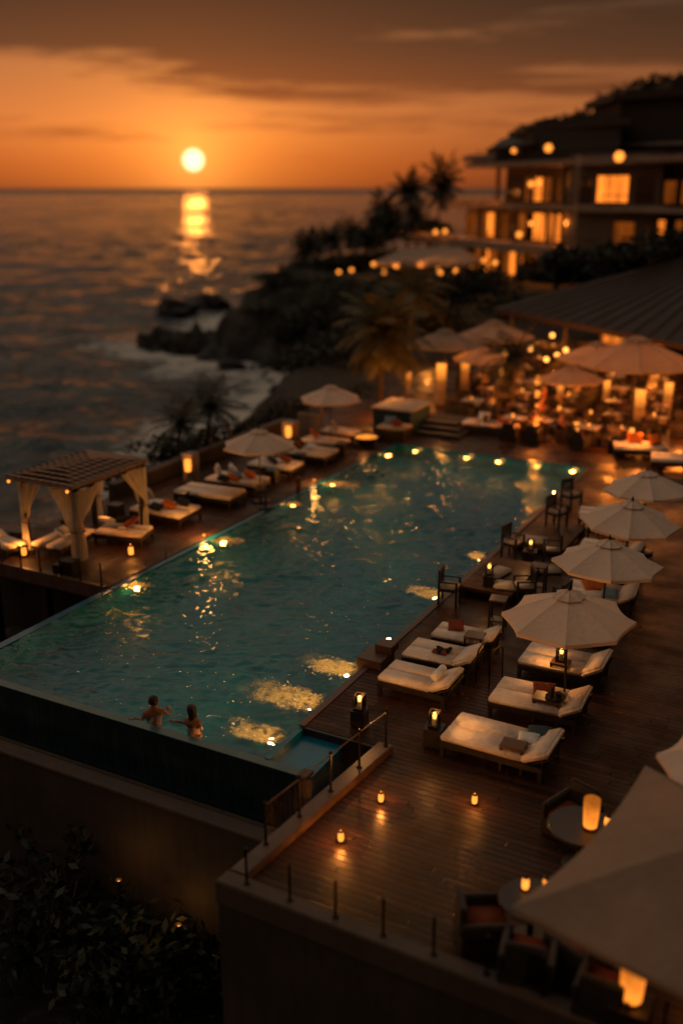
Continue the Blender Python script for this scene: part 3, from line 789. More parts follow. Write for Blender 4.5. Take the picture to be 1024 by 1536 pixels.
def make_chair():
    root = thing('wooden_chair', 'chair', 'chair')
    m = MB(); m.box((0, 0, .42), (.52, .50, .06)); m.build('seat', 'dark_wood', root, bevel=.006)
    m = MB(); m.box((0, 0, .475), (.48, .46, .07)); m.build('cushion', 'cream2', root, bevel=.028, seg=3, smooth=True)
    for x in (-.23, .23):
        m = MB(); m.box((x, -.22, .31), (.055, .055, .62)); m.build('leg', 'dark_wood', root, bevel=.005)
        m = MB(); m.box((x, .22, .45), (.055, .055, .90)); m.build('leg', 'dark_wood', root, bevel=.005)
        m = MB(); m.box((x, 0, .635), (.06, .50, .035)); m.build('armrest', 'dark_wood', root, bevel=.006)
    m = MB(); m.box((0, .222, .90), (.53, .05, .09)); m.box((0, .222, .60), (.40, .035, .06))
    for i in range(5): m.box((-.16 + i * .08, .222, .72), (.045, .022, .30))
    m.build('backrest', 'dark_wood', root, bevel=.005)
    return root

def make_lantern(h=.30, w=.20):
    root = thing('lantern', 'lantern', 'lantern')
    m = MB(); m.box((0, 0, .02), (w, w, .04)); m.build('base', 'metal', root, bevel=.004)
    m = MB()
    for x in (-1, 1):
        for y in (-1, 1): m.box((x * (w / 2 - .012), y * (w / 2 - .012), h / 2 + .02), (.018, .018, h - .04))
    for a, b in (((0, w / 2 - .012), (w - .05, .018)), ((0, -w / 2 + .012), (w - .05, .018)), ((w / 2 - .012, 0), (.018, w - .012)), ((-w / 2 + .012, 0), (.018, w - .012))):
        m.box((a[0], a[1], h + .010), (b[0], b[1], .02)); 
    m.build('cage', 'metal', root)
    m = MB()
    for s_ in (-1, 1):
        m.box((0, s_ * (w / 2 - .014), h / 2 + .02), (w - .05, .003, h - .06)); m.box((s_ * (w / 2 - .014), 0, h / 2 + .02), (.003, w - .05, h - .06))
    m.build('pane', 'glass', root)
    m = MB(); m.lathe([(.045, .04), (.045, .17), (.03, .175)], 12); m.build('candle', 'cream', root, smooth=False)
    m = MB(); m.sphere((0, 0, .235), .040, 8, 1, 1, 1.6); m.build('flame', 'flame', root, smooth=True)
    return root

def make_candle_jar():
    root = thing('candle_lamp', 'candle lamp', 'candle lamp')
    m = MB(); m.lathe([(.075, 0), (.08, .015), (.07, .03)], 14); m.build('base', 'metal', root)
    m = MB(); m.lathe([(.055, .03), (.066, .09), (.060, .20), (.05, .235)], 14); m.build('glass_shade', 'lamp', root, smooth=True)
    m = MB(); m.lathe([(.055, .236), (.058, .25), (.03, .285), (.01, .30)], 14); m.build('cap', 'metal', root)
    return root

def pillow(loc, w, h, t, rz, rx, mat, label, cat='pillow', ry=0, name='pillow'):
    m = MB(); m.pillow((0, 0, 0), w, h, t, 0, rx, ry)
    o = m.build(name, mat, None, smooth=True, loc=loc); o.rotation_euler = (0, 0, rz)
    return tag(o, label, cat)

par = Proto(make_parasol()); bed = Proto(make_sunbed()); bedS = Proto(make_sunbed(1.5, .92, True, hood=.26)); bedL = Proto(make_sunbed(2.0, 1.3, False))
tab = Proto(make_side_table()); box_tab = Proto(make_side_table(.36, .36, .40, 'dark_wood', closed=True)); chair = Proto(make_chair()); lan = Proto(make_lantern()); jar = Proto(make_candle_jar())

# ================================================================== RIGHT DECK
ZD = .06
def V(x, y, z=ZD): return Vector((x, y, z))
GP = 'cream parasols along the right deck'
par.put(V(3.36, 4.45), .24, 'open cream parasol nearest the three big loungers, first of the right-hand row', GP, 1.02)
par.put(V(3.2, 7.85), .30, 'open cream parasol second from the front in the right-hand row', GP, .98)
par.put(V(2.93, 11.1), .2, 'open cream parasol third from the front in the right-hand row', GP, .99)
par.put(V(2.8, 14.35), .35, 'open cream parasol at the far end of the right-hand row', GP, .96)
par.put(V(7.0, .45), .1, 'blurred parasol cut by the right edge of the picture, behind the square one', GP, .98)
for o, a, b in zip([o for o in COL.objects if o.get('group') == GP], (.02, -.035, .03, -.02, .03), (-.025, .02, .035, -.03, .02)): o.rotation_euler.x = a; o.rotation_euler.y = b
GB = 'sun loungers on the right deck'
bed.put(V(2.80, 2.22), rad(-1), 'wide cream lounger nearest the camera with a dark blanket and small wooden table', GB)
bed.put(V(2.95, 4.05), rad(2), 'wide cream lounger with an orange pillow and a dark tray', GB, (.9, 1, 1))
bed.put(V(2.92, 5.90), rad(1), 'wide lounger glowing orange under the first right-hand parasol', GB, (.88, 1, 1))
bed.put(V(2.65, 10.05), rad(6), 'lounger with an orange throw under the third right-hand parasol', GB, (.85, 1, 1))
bed.put(V(2.1, 13.35), rad(4), 'lounger half hidden between the third and fourth right-hand parasols', GB, (.85, .9, 1))
bed.put(V(1.2, 16.4), rad(12), 'farthest lounger of the right deck, left of the last parasol', GB, (.8, .9, 1))
bedS.put(V(.52, 3.74), rad(0), 'small cream lounger by the pool edge with a rolled towel at its head', GB)
bedS.put(V(.50, 4.98), rad(1), 'small cream lounger by the pool edge with a heap of dark red cloth', GB)
bedS.put(V(.60, 6.12), rad(2), 'small cream lounger by the pool edge with an orange pillow and brown table', GB, (.92, .82, 1))
zt = ZD + .425
pillow((3.42, 2.62, zt + .03), .46, .46, .13, .3, .0, 'teal', 'dark teal blanket folded on the nearest wide lounger', 'blanket', name='blanket')
pillow((3.30, 2.30, zt + .05), .40, .30, .12, .2, .2, 'white', 'pale pillow beside the dark teal blanket')
pillow((3.0, 4.22, zt + .05), .46, .40, .15, .3, .35, 'rust', 'orange pillow on the second wide lounger')
m = MB(); m.lathe([(.16, 0), (.2, .012), (.2, .03), (.17, .02)], 18); m.lathe([(.05, .02), (.06, .10), (.055, .10)], 12, (.04, .04, 0)); m.lathe([(.04, .02), (.03, .14), (.012, .2)], 10, (-.07, -.02, 0))
o = m.build('serving_tray', 'charcoal', None, loc=(3.32, 3.92, ZD + .525)); tag(o, 'round dark tray with cup and bottle on the second wide lounger\'s table', 'tray')
tab.put(V(3.15, 1.92), .05, 'small brown table standing in front of the nearest wide lounger', 'side tables on the right deck', (1.05, .8, 1.25))
tab.put(V(3.18, 3.88), .05, 'small brown table under the dark tray at the second wide lounger', 'side tables on the right deck', (1.3, .9, 1.25))
tab.put(V(.92, 5.86), .1, 'small brown table by the small lounger with the orange pillow', 'side tables on the right deck', (1, .9, 1.3))
tab.put(V(2.95, 5.55), 0, 'small dark table with a lantern under the first right-hand parasol', 'side tables on the right deck', (.9, .8, 1.2))
lan.put(V(2.95, 5.55, ZD + .505), 0, 'lit lantern on the small table under the first right-hand parasol', 'candle lanterns')
lamp(V(2.75, 5.35, ZD + 1.05), 26, (1, .40, .08))
tall = Proto(make_side_table(.40, .40, .78, 'mid_wood', 'high_table'))
tall.put(V(.86, 7.55), .15, 'tall narrow wooden table left of the first right-hand parasol')
tall.put(V(1.05, 10.1), .1, 'tall narrow wooden table behind the raised platform with the cream seat')
for o in (tall.root,): o['category'] = 'table'
pillow((.33, 6.22, zt + .07), .38, .34, .14, .4, .5, 'rust', 'orange pillow on the farthest small poolside lounger')
for i in range(6):
    pillow((.42 + .07 * (i % 3) + .02 * i, 4.86 + .1 * (i // 3), zt + .03 + .03 * (i % 2)), .18, .14, .09, i * .9, .2 * i, ['rust', 'charcoal'][i % 2], 'crumpled dark red cloth in the heap on a small lounger', 'cloth', name='cloth') ['group'] = 'heap of dark red cloth'
m = MB(); m.tube([(0, -.24, 0), (0, -.23, 0), (0, .23, 0), (0, .24, 0)], [.07, .085, .085, .07], 14); o = m.build('rolled_towel', 'white', None, smooth=True, loc=(.98, 3.66, zt + .19)); tag(o, 'rolled cream towel at the head of the nearest small lounger', 'towel')
# lantern boxes
def lantern_box(x, y, label_t, label_l, rz=0, w=14, s=1.0):
    box_tab.put(V(x, y), rz, label_t, 'dark lantern tables', s); lan.put(V(x, y, ZD + .40 * s), rz, label_l, 'candle lanterns')
    if w: lamp(V(x, y, ZD + .40 * s + .40), w * 1.8, (1, .42, .10), .03)
lantern_box(.02, 2.02, 'dark wooden box table on the deck corner by the pool', 'lit lantern on the box table at the deck corner by the pool', .1, 16, .85)
p = P(650, 1118, ZD); lantern_box(p.x, p.y, 'dark wooden box table at the foot of the nearest wide lounger', 'lit lantern at the foot of the nearest wide lounger', .1, 12, 1.0)
# raised platforms with seats at the pool edge
def platform(x0, x1, y0, y1, label, z=.36):
    r = thing('raised_platform', label, 'platform', (0, 0, 0), 0, 'raised wooden platforms')
    m = MB(); m.span((x0, y0, z - .10), (x1, y1, z)); m.build('platform_top', 'deck_raised', r, bevel=.012)
    for x in (x0 + .1, x1 - .1):
        for y in (y0 + .1, y1 - .1): m = MB(); m.box((x, y, (z - .1 + ZD) / 2), (.14, .14, z - .1 - ZD)); m.build('leg', 'dark_wood', r)
    m = MB(); m.span((x0 + .05, y0 + .25, ZD), (x1 - .05, y0 + .3, z - .11)); m.build('riser', 'dark_wood', r)
    return r
platform(-.66, .72, 8.95, 11.4, 'raised wooden platform with a lantern table, nearer of two at the pool edge')
platform(-.62, .9, 12.9, 15.4, 'raised wooden platform with dark chairs, farther of two at the pool edge', .30)
chair.put(V(-.72, 8.42), rad(100), 'dark wooden chair at the pool edge in front of the nearer platform', 'dark wooden chairs')
chair.put(V(.92, 9.35), rad(-60), 'dark wooden chair standing right of the nearer platform', 'dark wooden chairs')
chair.put(V(-.40, 12.35), rad(80), 'dark wooden chair at the pool edge between the two platforms', 'dark wooden chairs')
chair.put(V(.75, 12.3), rad(-70), 'dark wooden chair facing the pool left of the third right-hand parasol', 'dark wooden chairs')
chair.put(V(.1, 14.9, .30), rad(75), 'dark wooden chair standing on the farther raised platform', 'dark wooden chairs')
chair.put(V(1.3, 14.6), rad(-60), 'dark wooden chair right of the farther platform', 'dark wooden chairs')
chair.put(V(-.2, 17.6), rad(60), 'dark wooden chair by the pool beyond the farther platform', 'dark wooden chairs')
chair.put(V(1.9, 8.9), rad(-100), 'dark wooden chair between the second and third right-hand parasols', 'dark wooden chairs')
def seat_pad(x, y, z, w, d, rz, label):
    m = MB(); m.box((0, 0, .06), (w, d, .12)); o = m.build('floor_cushion', 'cream2', None, bevel=.035, seg=3, smooth=True, loc=(x, y, z)); o.rotation_euler = (0, 0, rz); return tag(o, label, 'cushion')
seat_pad(.45, 9.35, .362, .62, .5, .2, 'cream floor cushion on the nearer raised platform, right of the lantern')
seat_pad(-.05, 10.1, .362, .8, .45, 1.4, 'long cream floor cushion on the nearer raised platform, behind the lantern')
seat_pad(-.05, 13.2, .302, .75, .5, .1, 'cream floor cushion on the farther raised platform')
seat_pad(.78, 11.7, ZD, .75, .55, .5, 'cream cushion on the deck beyond the nearer platform')
box_tab.put(V(.0, 9.28, .362), .2, 'dark box table on the nearer raised platform', 'dark lantern tables', .75); lan.put(V(0, 9.28, .665), .2, 'lit lantern on the nearer raised platform', 'candle lanterns'); lamp(V(0, 9.1, 1.15), 11)
box_tab.put(V(.22, 12.0), .2, 'dark box table between the two raised platforms', 'dark lantern tables', 1.05); lan.put(V(.22, 12.0, ZD + .425), .2, 'lit lantern between the two raised platforms', 'candle lanterns'); lamp(V(.2, 11.8, 1.0), 9)
# step block at the pool edge
r = thing('wooden_step_block', 'two tier wooden step block at the pool edge beside the small loungers', 'steps')
m = MB(); m.span((-1.22, 4.28, -.3), (-.62, 5.0, .24)); m.build('lower_step', 'mid_wood', r, bevel=.012)
m = MB(); m.span((-.98, 4.72, .241), (-.58, 5.12, .42)); m.build('upper_step', 'mid_wood', r, bevel=.012)
def grab_rail(p, rz, label):
    r = thing('hand_rail', label, 'rail', p, rz)
    for s_ in (-.16, .16):
        m = MB(); m.tube([(s_, 0, 0), (s_, 0, .62), (s_, .06, .74), (s_, .18, .80), (s_, .42, .78), (s_, .52, .70), (s_, .55, 0)], .017, 8); m.build('rail', 'metal', r, smooth=True)
    return r
grab_rail(V(1.55, 4.7), rad(-10), 'bent dark hand rail between the small and wide loungers')
# throw and pillows under the far parasols
pillow((2.45, 10.2, zt + .04), .6, .55, .12, .5, .05, 'orange', 'orange throw folded on the lounger under the third parasol', 'throw', name='throw')
pillow((2.95, 9.75, zt + .06), .42, .36, .14, .2, .3, 'blue', 'grey pillow beside the orange throw')
pillow((1.95, 13.5, zt + .08), .46, .40, .14, .5, .5, 'rust', 'rust pillow on the lounger behind the third parasol')
pillow((1.2, 16.5, zt + .08), .46, .40, .14, .5, .3, 'cream2', 'oat pillow on the farthest lounger of the right deck')
# candles standing on the bare boards
for (px, py, t_, w) in ((571, 1203, 'on the bare deck, nearer the box table with the lantern', 9), (511, 1262, 'on the bare deck close to the timber kerb', 13), (711, 1206, 'on the bare deck below the nearest wide lounger', 7)):
    p = P(px, py, ZD); jar.put(p, 0, 'glowing candle lamp ' + t_, 'candle lamps on the deck', .72); lamp(p + Vector((0, 0, .27)), w * 1.6, (1, .36, .07), .03)
# glass railing along the kerb and along the front wall
def railing(pts, n, h, label, zb, handrail=True, knob=True):
    r = thing('glass_railing', label, 'railing')
    a, b = Vector(pts[0]), Vector(pts[1])
    for i in range(n):
        q = a.lerp(b, i / (n - 1)); m = MB(); m.tube([(q.x, q.y, zb), (q.x, q.y, zb + h)], .022, 8)
        if knob: m.sphere((q.x, q.y, zb + h + .02), .035, 6)
        m.lathe([(.05, 0), (.05, .015), (.03, .03)], 10, (q.x, q.y, zb)); m.build('post', 'metal', r)
    for i in range(n - 1):
        q0, q1 = a.lerp(b, (i + .06) / (n - 1)), a.lerp(b, (i + .94) / (n - 1))
        m = MB(); m.add([(q0.x, q0.y, zb + .07), (q1.x, q1.y, zb + .07), (q1.x, q1.y, zb + h - .06), (q0.x, q0.y, zb + h - .06)], [(0, 1, 2, 3)]); m.build('pane', 'glass', r)
    if handrail:
        m = MB(); m.tube([(a.x, a.y, zb + h - .02), (b.x, b.y, zb + h - .02)], .011, 8); m.build('handrail', 'mid_wood', r)
    return r
railing([(.50, -2.15), (.90, 1.36)], 5, .72, 'glass railing with dark posts on the timber kerb by the overflow channel', .20)
railing([(.75, -3.08), (8.25, -3.17)], 11, .62, 'glass railing with short dark posts along the near coping wall', .20, False, False)
railing([(-14.2, 5.22), (-9.2, 5.22)], 8, .62, 'thin glass railing along the near end of the left deck', .085, False, False)
m = MB(); m.tube([(-8.93, 7.6, .05), (-8.93, 7.6, .75)], .014, 8); o = m.build('post', 'metal'); tag(o, 'thin dark post at the pool edge in front of the pavilion', 'post')
m = MB(); m.box((-8.95, 15.0, .33), (.13, .13, .56)); o = m.build('post', 'mid_wood', bevel=.01); tag(o, 'short timber post at the pool edge beyond the second parasol', 'post')
m = MB(); m.lathe([(.26, 0), (.26, .035), (.07, .06), (.035, .12), (.035, .34), (.05, .36), (.01, .42)], 16, (-9.05, 13.05, .05)); o = m.build('parasol_stand', 'metal'); tag(o, 'empty round parasol stand at the pool edge by the sea side loungers', 'parasol stand')

# ---- near right corner: square parasol, tables, armchairs, lamps
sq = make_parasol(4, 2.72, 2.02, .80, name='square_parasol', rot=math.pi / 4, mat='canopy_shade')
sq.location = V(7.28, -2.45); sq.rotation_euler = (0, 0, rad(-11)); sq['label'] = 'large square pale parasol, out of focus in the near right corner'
def make_armchair(mat='charcoal', cushion='cream2'):
    root = thing('armchair', 'armchair', 'armchair')
    m = MB(); m.box((0, 0, .16), (.72, .70, .30)); m.build('body', mat, root, bevel=.03, seg=2)
    m = MB(); m.box((0, -.04, .37), (.54, .58, .12)); m.build('cushion', cushion, root, bevel=.04, seg=3, smooth=True)
    for x in (-.315, .315): m = MB(); m.box((x, 0, .44), (.09, .70, .26)); m.build('armrest', mat, root, bevel=.025)
    m = MB(); m.box((0, .315, .54), (.54, .09, .50)); m.build('backrest', mat, root, bevel=.03)
    return root
M['wicker'] = mat_simple('dark_wicker', (.022, .015, .011), .6, .4, 30, .6, 90)
arm = Proto(make_armchair('wicker'))
def make_round_table(r=.5, h=.72, top='mid_wood'):
    root = thing('round_table', 'table', 'table')
    m = MB(); m.lathe([(r, h - .04), (r + .01, h - .02), (r, h)], 28); m.build('table_top', top, root)
    m = MB(); m.lathe([(.26, 0), (.26, .03), (.05, .06), (.05, h - .05), (.16, h - .041)], 16); m.build('pedestal', 'dark_wood', root)
    return root
rtab = Proto(make_round_table(.5, .72, 'dark_wood')); armN = Proto(make_armchair('wicker', 'rust'))

rtab.put(V(4.92, -.18), 0, 'round wooden table with a tall glowing lamp at the edge of the square parasol', 'round tables in the near corner')
rtab.put(V(4.75, -2.05), 0, 'round dark table with two small candles left of the square parasol', 'round tables in the near corner', .9)
rtab.put(V(6.2, .75), 0, 'round table with a small candle behind the square parasol', 'round tables in the near corner', .85)
def tall_lamp(p, label, r=.12, h=.42, w=4, mat='shade'):
    t = thing('table_lamp', label, 'lamp', p)
    m = MB(); m.lathe([(r * .9, 0), (r * .95, .02), (r * .5, .03)], 16); m.build('base', 'metal', t)
    m = MB(); m.lathe([(r * .82, -h / 2), (r * .95, 0), (r, h / 2)], 18); m.build('shade', mat, t, smooth=True, loc=(0, 0, .04 + h / 2))
    if w: lamp((-.05, -r - .12, h + .15), w, parent=t)
    return t
tall_lamp(V(5.05, -.18, ZD + .72), 'tall glowing frosted lamp on the round wooden table', .125, .46, 4)
tall_lamp(P(945, 1500, .55) , 'large glowing shade under the near edge of the square parasol', .16, .62, 6)
g_ = P(945, 1500, .55); m = MB(); m.box((g_.x, g_.y, ZD + .245), (.5, .5, .488)); o = m.build('lamp_plinth', 'dark_wood', bevel=.01); tag(o, 'dark plinth under the large glowing shade', 'plinth')
for (x, y, z, t_) in ((4.60, -1.9, .648, 'left one on the dark round table'), (4.86, -1.78, .648, 'right one on the dark round table'), (6.15, .72, .612, 'on the small table behind the square parasol'), (5.28, -.05, .72, 'beside the tall glowing lamp')):
    jar.put(V(x, y, ZD + z), 0, 'small glowing candle, ' + t_, 'candle lamps on the deck', .8)
lamp(V(7.0, -1.2, 1.55), 16, (1, .35, .07))
for (x, y, rz, t_) in ((4.2, -2.45, 120, 'at the dark round table with two candles, nearest the kerb'), (4.95, -2.78, 190, 'at the dark round table, nearest the front wall'), (5.5, -2.3, 250, 'tucked under the left corner of the square parasol'), (4.6, .55, -20, 'behind the table with the tall glowing lamp'), (5.65, .2, -80, 'right of the tall glowing lamp'), (6.0, -2.9, 180, 'in the shade under the square parasol'), (6.7, 1.4, -10, 'behind the small candle table')):
    armN.put(V(x, y), rad(rz), 'dark wicker armchair ' + t_, 'wicker armchairs in the near corner')

# ================================================================== LEFT DECK
ZL = .05
GL = 'cream parasols on the sea side deck'
par.put(V(-9.5, 13.45, ZL), .15, 'cream parasol nearer the pavilion on the sea side deck', GL, .98)
par.put(V(-10.95, 21.0, ZL), .2, 'cream parasol farther along the sea side deck, in front of the palm', GL, 1.0)
# curtained pavilion
cb = thing('pavilion', 'square pavilion with a tiled roof and tied pale curtains on the left deck', 'pavilion', (0, 0, 0))
CX0, CX1, CY0, CY1, CZ = -12.95, -10.85, 6.25, 9.25, 2.12
for x in (CX0 + .1, CX1 - .1):
    for y in (CY0 + .1, CY1 - .1):
        m = MB(); m.box((x, y, (CZ + ZL) / 2), (.13, .13, CZ - ZL)); m.build('post', 'dark_wood', cb, bevel=.01)
for a, b in (((CX0, CY0), (CX1, CY0)), ((CX0, CY1), (CX1, CY1))):
    m = MB(); m.span((a[0] - .05, a[1] + (.06 if a[1] == CY0 else -.18), CZ), (b[0] + .05, a[1] + (.18 if a[1] == CY0 else -.06), CZ + .14)); m.build('beam', 'dark_wood', cb, bevel=.008)
for x in (CX0, CX1):
    s_ = .06 if x == CX0 else -.18
    m = MB(); m.span((x + s_, CY0 + .19, CZ + .002), (x + s_ + .12, CY1 - .19, CZ + .138)); m.build('beam', 'dark_wood', cb, bevel=.008)
rx0, rx1, ry0, ry1 = CX0 - .12, CX1 + .12, CY0 - .28, CY1 + .05
def roof_z(x, y):
    k = min((x - rx0) / 1.1, (rx1 - x) / 1.1, (y - ry0) / 1.1, (ry1 - y) / 1.1); return CZ + .20 + .16 * max(0, min(1, k))
m = MB()
m.span((rx0, ry0, CZ + .142), (rx1, ry1, CZ + .20))
rf = m.build('roof', 'mid_wood', cb, bevel=.012)
m = MB(); rr = random.Random(3)
nx_, ny_ = 9, 13
for j in range(ny_):
    for i in range(nx_):
        w_, d_ = (rx1 - rx0) / nx_, (ry1 - ry0) / ny_
        x, y = rx0 + w_ * (i + .5 + (.0 if j % 2 else .0)), ry0 + d_ * (j + .5)
        zz = roof_z(x, y)
        sl_ = .10 * (1 if y < (ry0 + ry1) / 2 else -1)
        # curved pan tile
        def tf(u, v, x=x, y=y, zz=zz):
            a = (u - .5) * math.pi
            return Vector((x + w_ * .56 * math.sin(a), y + (v - .5) * d_ * 1.22, zz + .04 * math.cos(a) + (.5 - v) * .035 + rr.uniform(-.003, .003)))
        m.grid(tf, 6, 1)
m.build('roof_tiles', 'rooftile', rf)
m = MB()
for a, b in (((rx0, ry0), (rx1, ry0)), ((rx1, ry0), (rx1, ry1)), ((rx1, ry1), (rx0, ry1)), ((rx0, ry1), (rx0, ry0))):
    m.tube([(a[0], a[1], CZ + .19), (b[0], b[1], CZ + .19)], .05, 8)
m.build('eave_trim', 'rooftile', rf)
for x, y in ((rx1 - .1, ry0 + .1), (rx0 + .1, ry0 + .1)):
    m = MB(); m.sphere((x + .02, y - .14, CZ + .10), .045, 8); m.build('eave_lamp', 'lamp', cb, smooth=True)
def curtain(px, py, dx, dy, w, name='curtain', z0=.12, tie=.95, flare=.30, seed=0):
    L = CZ - z0
    def fn(u, v):
        z = CZ - v * L; h = z
        if z > tie:
            k = (z - tie) / (CZ - tie); ww = .22 + (w - .22) * (k ** 1.25)
        else:
            k = (tie - z) / (tie - z0); ww = .22 + (flare - .22) * min(1, k * 1.6) ** .7
        fold = math.sin(u * 26 + seed) * .028 * (.4 + ww / w) + math.sin(u * 11 + seed * 2 + v * 3) * .02
        belly = .10 * math.exp(-((z - tie - .22) / .22) ** 2) * u
        a = u * ww
        return Vector((px + dx * a - dy * (fold + belly), py + dy * a + dx * (fold + belly), z - .02 * u * math.sin(v * 9)))
    m = MB(); m.grid(fn, 40, 26); c = m.build(name, 'curtain', cb, smooth=True)
    m = MB(); m.tube([(px + dx * .02 - dy * .05, py + dy * .02 + dx * .05, tie), (px + dx * .23 - dy * .06, py + dy * .23 + dx * .06, tie), (px + dx * .23 + dy * .06, py + dy * .23 - dx * .06, tie), (px + dx * .02 + dy * .05, py + dy * .02 - dx * .05, tie)], .018, 6); m.build('tie_back', 'mid_wood', c)
curtain(CX1 + .03, CY0 - .01, -1, 0, .95, seed=1)
curtain(CX1 + .04, CY0 - .03, 0, 1, 1.05, seed=2)
curtain(CX0 - .02, CY0 - .01, 1, 0, .9, seed=3)
curtain(CX1 + .04, CY1 + .02, 0, -1, 1.1, seed=4)
curtain(CX1 - .06, CY1 - .02, -1, 0, .75, seed=5)
curtain(CX0 + .06, CY1 - .02, 1, 0, .75, seed=6)
GD = 'low beds on the sea side deck'
bedL.put(V(-12.1, 7.0, ZL), rad(95), 'low bed inside the pavilion behind the left curtain', GD, (.85, .8, .9))
bedL.put(V(-11.0, 8.3, ZL), rad(15), 'low bed inside the pavilion by the right curtain', GD, (.75, .7, .9))
for (x, y, z, mt, t_) in ((-12.0, 6.9, .62, 'white', 'white pillow on the bed behind the left curtain'), (-11.8, 7.3, .64, 'rust', 'rust pillow on the bed behind the left curtain'), (-12.3, 7.4, .62, 'charcoal', 'charcoal pillow on the bed behind the left curtain'),
                          (-11.5, 8.2, .66, 'white', 'white pillow on the pavilion bed by the right curtain'), (-11.2, 8.5, .62, 'charcoal', 'charcoal pillow on the pavilion bed by the right curtain'), (-10.9, 8.55, .60, 'rust', 'rust pillow on the pavilion bed by the right curtain')):
    pillow((x, y, z), .46, .40, .16, x * 3, .5, mt, t_)
lamp((-11.5, 7.9, 1.2), 16, (1, .36, .08)); 
for (px, py, t_) in ((37, 834, 'left of the pavilion by the railing'), (197, 833, 'in front of the right hand curtain of the pavilion')):
    p = P(px, py, ZL); jar.put(p, 0, 'glowing candle lamp ' + t_, 'candle lamps on the deck', 1.15); lamp(p + Vector((0, 0, .40)), 15, (1, .34, .06), .03)
box_tab.put(V(-13.5, 6.6, ZL), .1, 'dark box table left of the pavilion', 'dark lantern tables', 1.1)
bedS.put(V(-13.4, 5.95, ZL), rad(170), 'cream lounger at the left edge of the picture beside the pavilion', GD, .8)
m = MB(); m.lathe([(.13, 0), (.17, .06), (.15, .24), (.12, .27)], 16); pot = m.build('plant_pot', 'darkwall', None, loc=(-11.0, 5.75, ZL)); tag(pot, 'dark round pot at the front corner post of the pavilion', 'pot')
for (x, y, s_, t_) in ((-10.6, 5.6, .34, 'large dark storage box at the front of the pavilion'), (-10.9, 5.45, .22, 'small dark storage box at the front of the pavilion')):
    m = MB(); m.box((0, 0, s_ / 2), (s_ * 1.2, s_, s_)); m.box((0, 0, s_ + .012), (s_ * 1.25, s_ * 1.05, .02)); o = m.build('storage_box', 'dark_wood', None, bevel=.008, loc=(x, y, ZL)); tag(o, t_, 'box')
# loungers on the sea side
def dup_bed(x, y, rz, sc_, label): return bedL.put(V(x, y, ZL), rz, label, GD, sc_)
dup_bed(-11.15, 10.5, rad(2), (.95, .95, 1), 'wide low bed with blue and orange pillows, first one beyond the pavilion')
dup_bed(-11.0, 12.7, rad(4), (1.08, .85, 1), 'long low bed beside the glowing lantern pillar on the sea side')
dup_bed(-11.0, 14.35, rad(3), (1.0, .85, 1), 'low bed with a raised white back behind the nearer sea side parasol')
dup_bed(-10.9, 16.7, rad(2), (.9, .85, 1), 'low bed just beyond the nearer sea side parasol')
dup_bed(-10.7, 18.9, rad(3), (.95, .95, 1), 'low bed with pillows in front of the farther sea side parasol')
dup_bed(-11.0, 20.6, rad(0), (.9, .8, 1), 'low bed in the shade under the farther sea side parasol')
dup_bed(-11.2, 22.3, rad(0), (.8, .7, 1), 'last low bed of the sea side row, near the counter')
zq = ZL + .43
PL = [(-11.85, 10.25, 'blue', 1.2, 'blue grey pillow propped on the first low bed beyond the pavilion'), (-11.95, 10.75, 'cream2', 1.1, 'oat pillow propped on the first low bed beyond the pavilion'), (-11.4, 10.35, 'white', .3, 'white pillow lying on the first low bed beyond the pavilion'), (-10.95, 10.45, 'orange', .5, 'bright orange pillow on the first low bed beyond the pavilion'), (-11.2, 10.1, 'charcoal', .3, 'black pillow near the foot of the first low bed beyond the pavilion'), (-10.75, 10.9, 'charcoal', .3, 'black pillow right of the bright orange pillow'),
      (-11.7, 14.2, 'white', 1.25, 'upright white cushion on the bed behind the nearer sea side parasol'), (-11.35, 14.6, 'white', .9, 'leaning white cushion on the bed behind the nearer sea side parasol'), (-10.9, 13.95, 'orange', .5, 'orange pillow on the bed behind the nearer sea side parasol'), (-10.6, 14.5, 'orange', .5, 'second orange pillow, nearer the pool, on the bed behind the parasol'), (-11.0, 14.3, 'blue', .35, 'pale blue pillow on the bed behind the nearer sea side parasol'), (-11.2, 13.8, 'charcoal', .2, 'black pillow on the bed behind the nearer sea side parasol'),
      (-10.9, 16.5, 'teal', .6, 'dark teal pillow on the bed beyond the nearer parasol'), (-10.6, 16.9, 'rust', .5, 'rust pillow on the bed beyond the nearer parasol'), (-11.3, 16.8, 'white', .8, 'white pillow on the bed beyond the nearer parasol'),
      (-11.2, 18.8, 'rust', .7, 'rust pillow on the bed in front of the farther parasol'), (-11.5, 18.5, 'white', .8, 'white pillow on the bed in front of the farther parasol'), (-11.4, 19.3, 'charcoal', .6, 'black pillow on the bed in front of the farther parasol'), (-10.7, 19.0, 'white', .25, 'flat white pillow on the bed in front of the farther parasol'), (-11.5, 20.6, 'orange', .9, 'orange pillow in the shade of the farther parasol'), (-11.5, 22.3, 'cream2', .9, 'oat pillow on the last low bed by the counter')]
for (x, y, mt, rx, t_) in PL: pillow((x, y, zq + .05 + .14 * min(1, rx)), .50, .44, .17, rad(100) + (x * 7 % .6), rx, mt, t_)
for (x, y, t_) in ((-11.45, 11.75, 'between the first and second low beds'), (-10.3, 15.5, 'at the foot of the nearer sea side parasol'), (-10.6, 17.9, 'between the two sea side parasols'), (-9.95, 20.0, 'under the farther sea side parasol'), (-12.5, 9.75, 'behind the pavilion')):
    box_tab.put(V(x, y, ZL), .1, 'dark box table ' + t_, 'dark lantern tables', (1.15, 1.15, 1.3))
